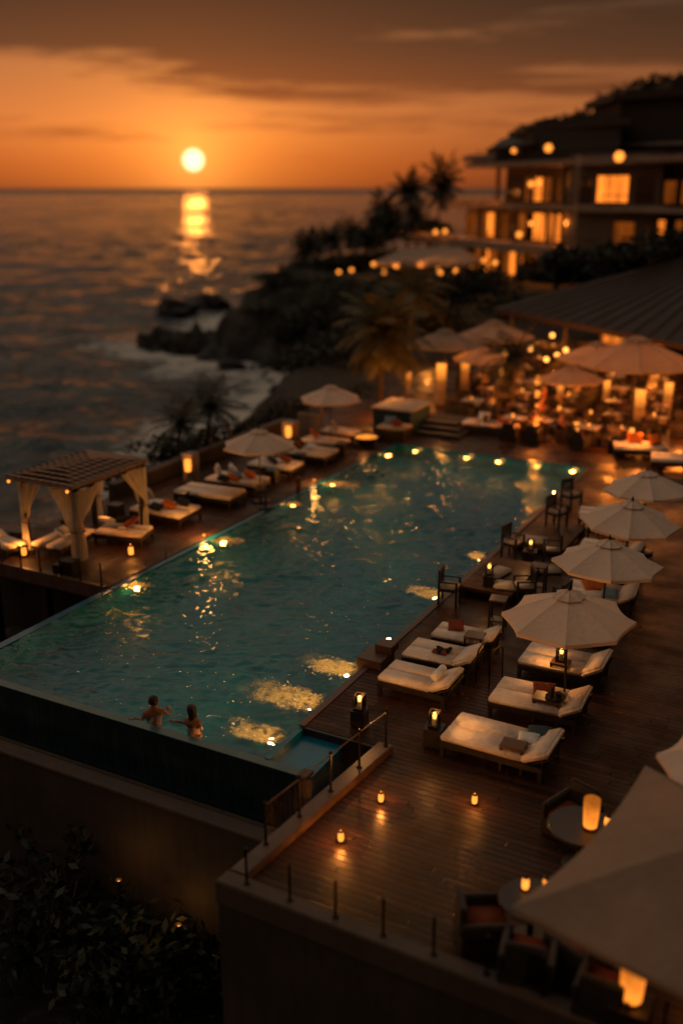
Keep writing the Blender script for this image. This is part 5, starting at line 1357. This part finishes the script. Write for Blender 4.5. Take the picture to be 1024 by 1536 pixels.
# right wing, dimmer
w0, w1 = D(988, 300, 79), D(1130, 300, 72); k0, kx = w0, (w1 - w0); kx.z = 0
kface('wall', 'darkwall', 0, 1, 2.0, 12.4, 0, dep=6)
kface('balcony_slab', 'slab', -.04, 1, 8.2, 8.6, 1.0, dep=.98); kface('balcony_slab', 'slab', -.04, 1, 11.7, 12.1, 1.0, dep=.98)
for i in range(3):
    f = kface('window', 'dark_wood', .03 + i * .2, .19 + i * .2, 8.8, 10.6, .06, dep=.05); kface('pane', 'windowdim', .045 + i * .2, .175 + i * .2, 8.9, 10.5, .07, f)
    f = kface('window', 'dark_wood', .0 + i * .2, .10 + i * .2, 6.4, 7.8, .06, dep=.05); kface('pane', 'window' if i == 0 else 'windowdim', .01 + i * .2, .09 + i * .2, 6.5, 7.7, .07, f)
# windows along the sea front
hwin(12.0, 15.2, 3.2, 5.45, 7.8, ['window', 'window'], 2); hwin(10.2, 11.6, 3.2, 5.45, 7.8, 'window', 1); hwin(6.9, 9.8, 3.2, 5.45, 7.8, ['window', 'window'], 2); hwin(4.4, 6.6, 3.2, 5.45, 7.7, ['windowdim', 'windowdim'], 2)
hwin(15.2, 18.8, 3.2, 5.45, 7.7, ['windowdark', 'windowdim', 'windowdark'], 3); hwin(19.4, 21.2, 3.2, 5.45, 7.6, 'windowdim', 1); hwin(21.8, 24.6, 3.2, 5.45, 7.7, ['window', 'windowdim'], 2); hwin(25.2, 27.2, 3.2, 5.45, 7.6, 'windowdim', 1)
hwin(12.9, 17.1, 3.4, 8.85, 10.9, ['windowdim', 'window', 'windowdim'], 3); hwin(17.8, 20.2, 3.4, 8.85, 11.0, 'windowdark', 2); hwin(9.2, 12.2, 3.4, 8.85, 10.9, ['windowdark', 'windowdim'], 2)
hwin(18.6, 22.0, 4.5, 1.7, 4.3, ['window', 'window', 'windowdim'], 3); hwin(23, 27.5, 4.5, 1.7, 4.2, ['windowdim', 'window', 'windowdim'], 3); hwin(8, 13, 4.5, 1.7, 4.2, 'windowdark', 3); hwin(14.2, 17.2, 4.5, 1.7, 4.2, 'windowdim', 2)
# balcony rails and columns
for s_ in (2, 8, 14, 20, 26, 31): hbox(s_ - .18, s_ + .18, .8, 1.16, .5, 4.748, 'column', 'darkwall')
for s_ in (3.6, 10, 15, 21): hbox(s_ - .15, s_ + .15, 1.0, 1.3, 5.252, 8.248, 'column', 'plaster')
for s_ in (3.0, 8.2, 13, 18.6): hbox(s_ - .15, s_ + .15, 1.2, 1.5, 8.622, 11.798, 'column', 'plaster')
for (z, s0, s1, t) in ((5.25, -2, 32.2, .15), (8.62, -2, 26.2, .55), (12.45, 1, 22.6, 1.2)):
    m = MB(); p0, p1 = H(s0, t, z + .85), H(s1, t, z + .85); m.tube([p0, p1], .04, 6)
    k = int((s1 - s0) / 2)
    for i in range(k + 1): q = H(s0 + (s1 - s0) * i / k, t, z); m.tube([q, q + Vector((0, 0, .85))], .025, 5)
    m.build('balustrade', 'metal', ho)
for (s0, s1, t0, z) in ((24, 32.3, .12, 5.305), (16, 26.2, .5, 8.625)):
    m = MB(); m.prism([H(s0, t0, 0)[:2], H(s1, t0, 0)[:2], H(s1, t0 + .35, 0)[:2], H(s0, t0 + .35, 0)[:2]], z, z + .28); m.build('planter', 'slab', ho)
    m = MB(); m.prism([H(s0, t0 - .05, 0)[:2], H(s1 - .1, t0 - .05, 0)[:2], H(s1 - .1, t0 - .005, 0)[:2], H(s0, t0 - .005, 0)[:2]], z + .02, z + .16); m.build('added_glow_strip', 'windowdim', ho)  # glowing strip added so the slab tips look lit orange
    for k in range(3): lamp(H(s0 + (s1 - s0) * (k + .5) / 3, t0 - .9, z + .9), 40, (1, .27, .04), .12)  # bare lamps added in front to light the slab edges
# planter bands
for (px, py, d, r_, t_) in ((822, 222, 86, .32, 'bright round lamp on the upper roof terrace of the hotel'), (770, 226, 95, .22, 'dim round lamp left of the bright one on the hotel roof terrace'), (928, 235, 74, .36, 'brightest round lamp high on the right side of the hotel'), (796, 276, 84, .24, 'left lamp on the upper hotel balcony'), (808, 274, 83, .24, 'right lamp on the upper hotel balcony'),
                            (653, 348, 103, .22, 'left lamp at the tip of the lower hotel balcony'), (667, 347, 102, .22, 'second lamp at the tip of the lower hotel balcony'), (778, 352, 88, .26, 'round lamp on the lower hotel balcony below the middle windows')):
    c = D(px, py, d); r = thing('wall_lamp', t_, 'lamp', c, 0, 'round lamps on the hotel')
    m = MB(); m.sphere((0, 0, 0), r_, 8); m.build('globe', 'lamp', r, smooth=True); m = MB(); m.tube([(0, 0, -r_ + .03), (0, 0, -r_ - .35)], .04, 6); m.build('stem', 'metal', r)
for (s_, t, z, w_) in ((30, 1.2, 6.3, 30), (26, 1.5, 6.3, 22), (8, 1.5, 7.2, 35), (4, 1.5, 7.0, 40), (18, 1.5, 6.8, 22), (24, 1.4, 9.6, 14), (10, 1.8, 10.5, 22), (12, 2.6, 3.6, 45), (17, 2.6, 3.4, 40), (24, 2.5, 3.2, 30)):
    lamp(H(s_, t, z), w_ * 4, (1, .27, .04), .15)
# tent canopy in front of the hotel
tn = thing('tent_canopy', 'long pale tent canopy hung with lamps below the hotel balcony', 'canopy', (0, 0, 0))
r0, r1 = D(604, 372, 96), D(690, 371, 90); e0, e1 = D(556, 395, 93), D(708, 394, 84); b0, b1 = D(590, 390, 103), D(722, 388, 95)
m = MB(); m.add([e0, e1, r1, r0, b0, b1], [(0, 1, 2, 3), (3, 2, 5, 4), (0, 3, 4), (1, 5, 2)]); m.build('canopy', 'canopy_dim', tn)
m = MB(); dn = Vector((0, 0, -.3)); m.add([e0, e1, e0 + dn, e1 + dn], [(0, 2, 3, 1)]); m.build('valance', 'canopy_dim', tn)
for t in (0.02, .34, .67, .98): q = e0.lerp(e1, t); m = MB(); m.tube([(q.x, q.y, .8), (q.x, q.y, q.z)], .07, 6); m.build('pole', 'dark_wood', tn)
TL = [(560, 396, 92), (595, 399, 91), (612, 397, 91), (636, 397, 89), (660, 409, 88), (683, 406, 87), (705, 399, 85), (645, 423, 86), (742, 394, 82), (720, 420, 82), (656, 404, 89), (576, 408, 92), (527, 405, 96), (508, 408, 98), (725, 391, 84)]
TLO = sorted(range(len(TL)), key=lambda i: TL[i][0])
WORDS = ['first', 'second', 'third', 'fourth', 'fifth', 'sixth', 'seventh', 'eighth', 'ninth', 'tenth', 'eleventh', 'twelfth', 'thirteenth', 'fourteenth', 'fifteenth']
for n_, i in enumerate(TLO):
    px, py, d = TL[i]; c = D(px, py, d); r = thing('hanging_lamp', '%s from the left of the glowing lamps round the tent canopy' % WORDS[n_], 'lamp', c, 0, 'lamps round the tent canopy')
    m = MB(); m.sphere((0, 0, 0), .19, 7); m.build('globe', 'lamp', r, smooth=True); m = MB(); m.tube([(0, 0, .18), (0, 0, .75)], .015, 5); m.build('cord', 'metal', r)
    if n_ % 2 == 0: lamp((0, -.6, -.1), 34, (1, .32, .05), .12, r)
m = MB(); a, b, c, d = D(535, 428, 92), D(650, 432, 84), D(720, 420, 92), D(590, 418, 104)
m.prism([(a.x, a.y), (b.x, b.y), (c.x, c.y), (d.x, d.y)], -.5, 1.35); o = m.build('tent_terrace', 'slab'); struct(o)

# ================================================================== VEGETATION
def make_palm(h, fl, nf, seed, lean=(.3, .1), mat='leafpalm', droop=1.0, leaf=.05, nseg=13):
    rr = random.Random(seed); root = thing('palm_tree', 'palm', 'palm tree')
    m = MB(); pts = []; rs = []
    for i in range(11):
        t = i / 10; pts.append((lean[0] * t ** 2, lean[1] * t ** 2, h * t)); rs.append((.15 - .06 * t + (.06 if i == 0 else 0)) * (h / 4) ** .35 * (1.0 if i % 2 else 1.08))
    m.tube(pts, rs, 9); m.build('trunk', 'bark', root, smooth=False)
    top = Vector(pts[-1]); m = MB()
    for k in range(nf):
        a = k * 2.39996 + rr.uniform(-.2, .2); el = rad(78) - rad(112) * ((k + .5) / nf) ** .9; L = fl * rr.uniform(.82, 1.1)
        d0 = Vector((math.cos(a) * math.cos(el), math.sin(a) * math.cos(el), math.sin(el))); p = top.copy(); q = [p.copy()]
        d = d0.copy()
        for i in range(nseg):
            d.z -= droop * (.045 + .010 * i); d.normalize(); p = p + d * (L / nseg); q.append(p.copy())
        m.tube(q[::3] + [q[-1]], [.03, .025, .02, .014, .008, .006][:len(q[::3]) + 1] if len(q[::3]) + 1 <= 6 else .012, 4, cap=False)
        for i in range(1, nseg + 1):
            t = i / nseg; tg = (q[i] - q[i - 1]).normalized(); sd = tg.cross(Vector((0, 0, 1)));
            if sd.length < .05: sd = Vector((1, 0, 0))
            sd.normalize(); ll = fl * .30 * math.sin(math.pi * min(1, .12 + .86 * t)) ** .7 + .06
            for s_ in (-1, 1):
                for sub in (0, .5):
                    b = q[i - 1].lerp(q[i], sub); e = b + (sd * s_ * .8 + tg * .65 + Vector((0, 0, -.35 * droop + rr.uniform(-.12, .12)))).normalized() * ll * rr.uniform(.85, 1.1)
                    mid = b.lerp(e, .5) + Vector((0, 0, .03)); w = tg * leaf * (fl / 2.4) * .5
                    m.add([b - w * .5, b + w * .5, mid + w, mid - w, e], [(0, 1, 2, 3), (3, 2, 4)])
    m.build('crown', mat, root); return root
def shrub(name, label, c, rx, ry, rz, n, ls, mat, seed, cat='shrub', group=None, blade=False, stem=True):
    rr = random.Random(seed); root = thing(name, label, cat, c, 0, group); m = MB()
    cl = [(rr.gauss(0, .45), rr.gauss(0, .45), rr.random()) for _ in range(max(5, n // 70))]
    for k in range(n):
        if blade:
            a = rr.uniform(0, 6.28); el = rr.uniform(.25, 1.45); L = rz * rr.uniform(.6, 1.1)
            b = Vector((rr.gauss(0, .12) * rx, rr.gauss(0, .12) * ry, .02)); d = Vector((math.cos(a) * math.cos(el), math.sin(a) * math.cos(el), math.sin(el)))
            mid = b + d * L * .55 + Vector((0, 0, .04)); e = b + d * L + Vector((0, 0, -.25 * L * math.cos(el))); w = Vector((-math.sin(a), math.cos(a), 0)) * ls
            m.add([b - w * .4, b + w * .4, mid + w, mid - w, e], [(0, 1, 2, 3), (3, 2, 4)])
        else:
            q = rr.choice(cl); p = Vector((rx * max(-1.1, min(1.1, q[0] + rr.gauss(0, .22))), ry * max(-1.1, min(1.1, q[1] + rr.gauss(0, .22))), 0))
            p.z = rz * max(.03, (q[2] * .85 + rr.gauss(0, .14)) * (1 - .35 * (p.x / rx) ** 2)) 
            u = Vector((rr.gauss(0, 1), rr.gauss(0, 1), rr.gauss(0, .6))).normalized(); v = u.cross(Vector((rr.gauss(0, 1), rr.gauss(0, 1), rr.gauss(0, 1)))).normalized()
            s_ = ls * rr.uniform(.6, 1.35); m.add([p - u * s_, p + v * s_ * .45, p + u * s_, p - v * s_ * .45], [(0, 1, 2, 3)])
    m.build('foliage', mat, root)
    if stem:
        m = MB()
        for k in range(5): a = k * 1.3; m.tube([(0, 0, -.2), (math.cos(a) * rx * .2, math.sin(a) * ry * .2, rz * .35), (math.cos(a) * rx * .45, math.sin(a) * ry * .45, rz * .75)], [.05, .035, .015], 5)
        m.build('stem', 'bark', root)
    return root
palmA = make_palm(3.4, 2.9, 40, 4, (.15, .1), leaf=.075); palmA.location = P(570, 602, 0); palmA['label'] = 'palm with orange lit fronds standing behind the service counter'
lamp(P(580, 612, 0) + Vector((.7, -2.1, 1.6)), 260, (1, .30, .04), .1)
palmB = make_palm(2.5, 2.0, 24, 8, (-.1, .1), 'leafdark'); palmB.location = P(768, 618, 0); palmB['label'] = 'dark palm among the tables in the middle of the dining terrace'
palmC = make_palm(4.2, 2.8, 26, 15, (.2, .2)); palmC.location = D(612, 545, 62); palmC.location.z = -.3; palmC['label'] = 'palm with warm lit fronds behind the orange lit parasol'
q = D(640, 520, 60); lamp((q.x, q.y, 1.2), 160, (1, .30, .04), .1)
far = Proto(make_palm(5.0, 2.5, 24, 21, (.5, .2), 'leafdark', 1.35, .12, 9)); far2 = Proto(make_palm(6.5, 2.6, 24, 33, (-.6, .3), 'leafdark', 1.3, .12, 9))
FP = [(450, 372, 108, 1.0, 'dark palm nearest the sea on the headland, leftmost'), (506, 358, 110, 1.0, 'dark palm second from the left on the headland'), (530, 352, 108, .9, 'dark palm third from the left on the headland'), (562, 338, 108, 1.0, 'dark palm fourth from the left, left of the tent canopy'), (592, 335, 106, 1.0, 'dark palm fifth from the left, above the tent canopy'), (612, 288, 116, 1.15, 'tall dark palm against the sky, left of the pair beside the hotel'), (655, 278, 118, 1.25, 'tall dark palm against the sky, right of the pair beside the hotel'), (628, 322, 112, .9, 'dark palm in front of the lower hotel balcony tip'), (478, 366, 113, .9, 'dark palm between the two leftmost headland palms'), (545, 360, 104, .85, 'short dark palm left of the tent canopy'), (575, 318, 112, 1.0, 'dark palm left of the tall pair against the sky')]
for i, (px, py, d, s_, t_) in enumerate(FP):
    top = D(px, py, d); pr = far if i % 2 == 0 else far2; hh = 5.0 if i % 2 == 0 else 6.5
    lt = d * 0; gz = 1.2
    sc_ = s_ ; zz = top.z - hh * sc_
    pr.put((top.x, top.y, min(zz, gz)), i * 1.1, t_, 'dark palms on the headland', (sc_, sc_, sc_ * max(1, (top.z - gz) / (hh * sc_)) if zz > gz else sc_))
rr = random.Random(77)
def bush_at(px, py, d, rx, rz, n, ls, mat, label, seed, name='bush', cat='bush', group=None):
    p = D(px, py, d); return shrub(name, label, p, rx, rx, rz, n, ls, mat, seed, cat, group)
for i, (px, py, d, rx, rz, t_) in enumerate(((480, 409, 106, 2.8, 1.2, 'low dark bush on the headland behind the leftmost palm'), (520, 403, 104, 2.8, 1.6, 'dark bush between the palms on the headland'), (560, 404, 104, 2.4, 1.4, 'dark leafy bush left of the tent canopy'), (590, 392, 110, 2.0, 1.3, 'dark leafy bush above the tent canopy'), (650, 352, 116, 2.2, 1.6, 'dark leafy bush at the foot of the tall palm pair'),
        (470, 440, 96, 4.2, 1.6, 'dark ground bush on the cliff slope'), (540, 445, 90, 4.0, 1.8, 'dark ground bush below the tent terrace'), (430, 425, 98, 2.8, 1.1, 'dark scrub on the shoulder of the headland'), (410, 470, 94, 2.6, 1.0, 'dark scrub halfway down the headland'), (455, 500, 88, 3.0, 1.2, 'dark scrub at the foot of the headland slope'), (545, 372, 112, 2.2, 2.2, 'round dark tree between the headland palms'), (580, 362, 113, 2.2, 2.4, 'round dark tree left of the tall palm pair'), (618, 350, 114, 2.0, 1.8, 'round dark tree under the tall palm pair'), (500, 480, 86, 4.0, 1.6, 'dark ground bush low on the cliff above the bay'), (600, 455, 78, 3.6, 1.8, 'dark bush behind the warm lit palm'), (670, 455, 76, 3.4, 2.0, 'dark bush right of the tent terrace'), (720, 440, 76, 3.0, 2.2, 'dark bush below the ground floor windows'), (460, 560, 66, 2.6, 1.5, 'dark bush above the bay behind the farther sea side parasol'), (520, 540, 62, 2.8, 1.9, 'dark bush left of the orange lit palm'), (650, 500, 64, 2.5, 1.7, 'dark bush behind the first terrace parasol'), (770, 475, 68, 2.4, 1.6, 'dark bush under the tip of the brown roof'))):
    bush_at(px, py, d, rx, rz, 1500, .20, 'leafdark', t_, 200 + i, group='dark bushes round the bay')
for i, (px, py, d, rx, rz, t_) in enumerate(((868, 196, 103, 3.2, 1.6, 'low dark tree behind the upper hotel roof'), (955, 166, 98, 3.2, 1.7, 'dark tree on the hill left of the picture edge'), (1015, 152, 94, 4.5, 2.2, 'dark tree at the top right edge of the hill'), (820, 200, 106, 2.4, 1.2, 'low dark tree behind the sloping hotel roof'), (960, 405, 66, 3.2, 1.9, 'dark tree in front of the hotel, left of the right wing'), (1015, 400, 62, 3.6, 2.2, 'dark tree at the right edge above the brown roof'), (905, 405, 72, 2.6, 1.5, 'dark tree at the foot of the pale stair block'), (850, 420, 70, 2.8, 2.0, 'dark shrub mass below the hotel columns'))):
    bush_at(px, py, d, rx, rz, 2600, .28, 'leafdark', t_, 300 + i, 'tree', 'tree', 'dark trees round the hotel')
# sea side planting behind the left deck
for i, (px, py, t_) in enumerate(((232, 715, 'dark bush behind the first low beds'), (262, 690, 'dark bush left of the tan lamp pillar'), (320, 690, 'dark bush behind the tan lamp pillar'), (352, 672, 'dark bush left of the nearer sea side parasol'), (405, 645, 'dark bush left of the pale lamp pillar'), (440, 625, 'dark bush beside the pale lamp pillar'), (545, 610, 'dark bush between the farther parasol and the palm'), (200, 740, 'dark bush right behind the pavilion'))):
    p = P(px, py, -.6); shrub('bush', t_ + ' on the sea side', p, 1.5, 1.2, 1.1, 700, .11, 'leafdark', 400 + i, 'bush', 'bushes behind the sea side wall')
for i, (px, py, s_, t_) in enumerate(((268, 678, .62, 'small spiky palm against the sea, left of the lamp pillar'), (312, 660, .72, 'small spiky palm against the glittering sea, right of the lamp pillar'))):
    o = make_palm(1.9, 1.7, 22, 50 + i, (.15, .1), 'leafdark', .8); o.location = P(px, py + 22, -.3); o.scale = (s_ * 1.4,) * 3; o['label'] = t_; o['group'] = 'small palms behind the sea side wall'
# rocks standing in the surf
def rock(px, py, rx, ry, h, label, seed):
    p = P(px, py, -5.0); m = MB()
    def fn(u, v):
        a = u * 2 * math.pi; t = v * math.pi * .55; n_ = noise.fractal(Vector((math.cos(a) * 1.4 * math.sin(t), math.sin(a) * 1.4 * math.sin(t), seed + math.cos(t) * 1.4)), .8, 2.2, 5)
        k = 1 + .45 * n_; return Vector((math.cos(a) * math.sin(t) * rx * k, math.sin(a) * math.sin(t) * ry * k, math.cos(t) * h * k - .1))
    m.grid(fn, 40, 18); o = m.build('sea_rock', 'rock', None, smooth=True, loc=p); tag(o, label, 'rock', 'rocks in the surf'); return o
rock(262, 470, 2.9, 2.2, 1.7, 'isolated dark rock farthest out in the sea', 1); rock(312, 462, 3.0, 2.0, 1.9, 'dark rock between the outermost rock and the headland', 2); rock(240, 524, 2.2, 2.0, 2.0, 'dark rock at the tip of the headland, leftmost in the surf', 3); rock(278, 528, 2.6, 2.0, 2.0, 'dark rock second from the tip of the headland', 4); rock(350, 556, 1.6, 1.2, 1.0, 'small dark rock in the foam at the foot of the cliff', 5); rock(322, 540, 1.6, 1.4, 1.3, 'dark rock in the surf below the cliff', 6); rock(420, 588, 1.0, .8, .6, 'smallest dark rock in the foam of the bay', 7)
# garden below the pool
for i, (px, py, z, rx, rz, t_) in enumerate(((150, 1260, -2.9, .8, 1.0, 'warm lit leafy shrub nearest the retaining wall'), (255, 1330, -3.6, .7, 1.0, 'warm lit leafy shrub in the middle of the dark garden'), (60, 1220, -3.0, .9, 1.0, 'leafy shrub against the retaining wall at the left edge'), (40, 1400, -4.4, 1.3, 1.4, 'dark leafy shrub low at the left edge of the garden'), (180, 1430, -4.4, 1.2, 1.2, 'dark leafy shrub low in the middle of the garden'), (300, 1470, -4.6, 1.2, 1.4, 'dark leafy shrub below the near deck wall'), (300, 1260, -3.8, .7, 1.0, 'dim leafy shrub where the walls meet'), (110, 1330, -4.0, 1.0, 1.2, 'dark leafy shrub left of the middle of the garden'), (420, 1500, -4.8, 1.2, 1.6, 'dark leafy shrub at the bottom edge under the near wall'), (230, 1520, -4.8, 1.3, 1.5, 'darkest leafy shrub at the bottom edge of the garden'))):
    p = P(px, py, z); shrub('garden_shrub', t_, p, rx * 1.15, rx, rz, 420, .13, 'leafdark' if i > 2 else 'leaf', 500 + i, 'shrub', 'shrubs in the garden')
for i, (px, py, z, rx, rz, t_) in enumerate(((20, 1230, -4.4, 1.4, 3.0, 'tall dark shrub against the wall at the left edge'), (110, 1270, -4.4, 1.3, 2.6, 'tall dark shrub against the wall, second from the left edge'), (215, 1300, -4.5, 1.2, 2.2, 'tall dark shrub against the wall below the cap stone line'), (300, 1360, -4.6, 1.1, 1.9, 'tall dark shrub in the corner of the two walls'), (90, 1440, -4.7, 1.5, 2.2, 'broad dark shrub at the lower left'), (200, 1500, -4.8, 1.5, 2.0, 'broad dark shrub at the bottom of the garden'), (330, 1500, -4.8, 1.2, 1.9, 'broad dark shrub beside the near deck wall'))):
    p = P(px, py, z); shrub('garden_shrub', t_, p, rx, rx * .8, rz, 900, .13, 'leafdark', 700 + i, 'shrub', 'shrubs in the garden')
for (px, py, z, w_, t_) in ((178, 1318, -2.35, 4, 'low garden lamp hidden among the leaves by the wall'), (268, 1385, -2.95, 4, 'low garden lamp hidden among the leaves in the middle')):
    p = P(px, py, z); r = thing('garden_lamp', t_, 'lamp', p); m = MB(); m.tube([(0, 0, -1.6), (0, 0, -.1)], .02, 6); m.build('stake', 'metal', r); m = MB(); m.lathe([(.03, -.1), (.05, -.04), (.06, -.02)], 10); m.build('hood', 'metal', r); lamp((0, 0, .06), w_, (1, .42, .09), .04, r)

# guests at the tables
def make_guest(seed, shirt):
    rr = random.Random(seed)
    v = dict(pelvis=(0, 0, .52, (.15, .12)), waist=(0, .0, .68, (.13, .10)), chest=(0, -.01, .90, (.155, .11)), shl=(0, -.01, 1.04, (.13, .08)), neck=(0, .01, 1.15, .055), skull=(0, .02, 1.22, .05),
             ls=(-.17, 0, 1.02, .06), le=(-.24, .06, .80, .045), lf=(-.21, .20, .78, .038), lw=(-.15, .33, .80, .028), lh=(-.12, .38, .80, (.036, .02)),
             rs=(.17, 0, 1.02, .06), re=(.25, .05, .80, .045), rf=(.22, .18, .82, .038), rw=(.16, .28, .92, .028), rh=(.14, .32, .96, (.036, .02)),
             lk=(-.12, .44, .52, .075), la=(-.13, .46, .10, .048), lt=(-.13, .60, .06, .036), rk=(.12, .44, .52, .075), ra=(.13, .44, .10, .048), rt=(.13, .58, .06, .036))
    r = person('person', 'guest', (0, 0, 0), 0, v, ED, [('lh', (.3, 1, 0), (0, 0, 1)), ('rh', (-.2, .8, .5), (0, -.5, .8))], None)
    head_parts(r, (0, .035, 1.29), (rr.uniform(-.3, .3), 1, -.1), seed % 2 == 0)
    m = MB()
    def sh(u, w):
        a = u * 2 * math.pi; z = .50 + w * .58; kx = (.175 - .03 * abs(w - .75) - .02 * (1 - w)); ky = .128 - .02 * w
        if w > .86: kx *= 1 - (w - .86) * 4.2; ky *= 1 - (w - .86) * 2.5
        return Vector((math.cos(a) * kx, math.sin(a) * ky - .004, z + .012 * math.sin(a * 5 + w * 9)))
    m.grid(sh, 26, 14); m.build('shirt', shirt, r, smooth=True)
    m = MB()
    for sgn in (-1, 1): 
        q = MB(); q.tube([(sgn * .08, .0, .52), (sgn * .12, .24, .54), (sgn * .122, .46, .53), (sgn * .13, .47, .30), (sgn * .132, .46, .12)], [.125, .108, .095, .075, .066], 12); q.build('trouser_leg', 'charcoal', r, smooth=True)
    return r
gA, gB = Proto(make_guest(4, 'white')), Proto(make_guest(5, 'rust'))
GS = [(-5.2, 26.6, 1, 'pale shirt right of the first table in the front row'), (-2.2, 26.6, -1, 'rust shirt left of the third front row table'), (-8.2, 29.3, 1, 'pale shirt by the first table of the second row'), (-3.9, 29.3, -1, 'rust shirt by the third table of the second row'), (-.2, 32.2, -1, 'pale shirt under the largest terrace parasol'), (-6.6, 32.2, 1, 'rust shirt by the second table in the third row'), (-5.0, 35.2, -1, 'pale shirt by the third table in the fourth row')]
for i, (x, y, sd, t_) in enumerate(GS):
    (gA if i % 2 == 0 else gB).put(V(x + sd * .98, y, ZT - .06), rad(90 * sd), 'guest in a ' + t_, 'guests seated on the terrace', .92)

# deck lights added at the pool edge to throw gold reflections on the water
for (x, y, w_, t_) in ((-9.12, 9.7, 75, 'nearest the first low bed'), (-9.12, 16.4, 30, 'beyond the nearer sea side parasol')):
    r = thing('added_deck_light', 'small round added light in the left deck edge, ' + t_, 'lamp', (x, y, .05), 0, 'added lights in the left deck edge')
    m = MB(); m.lathe([(.09, 0), (.09, .03), (.06, .05)], 16); m.build('bezel', 'metal', r); m = MB(); m.lathe([(.055, .051), (.04, .07), (.01, .075)], 14); m.build('lens', 'lamp', r, smooth=True)
    lamp((0, 0, .32), w_, (1, .40, .08), .11, r)
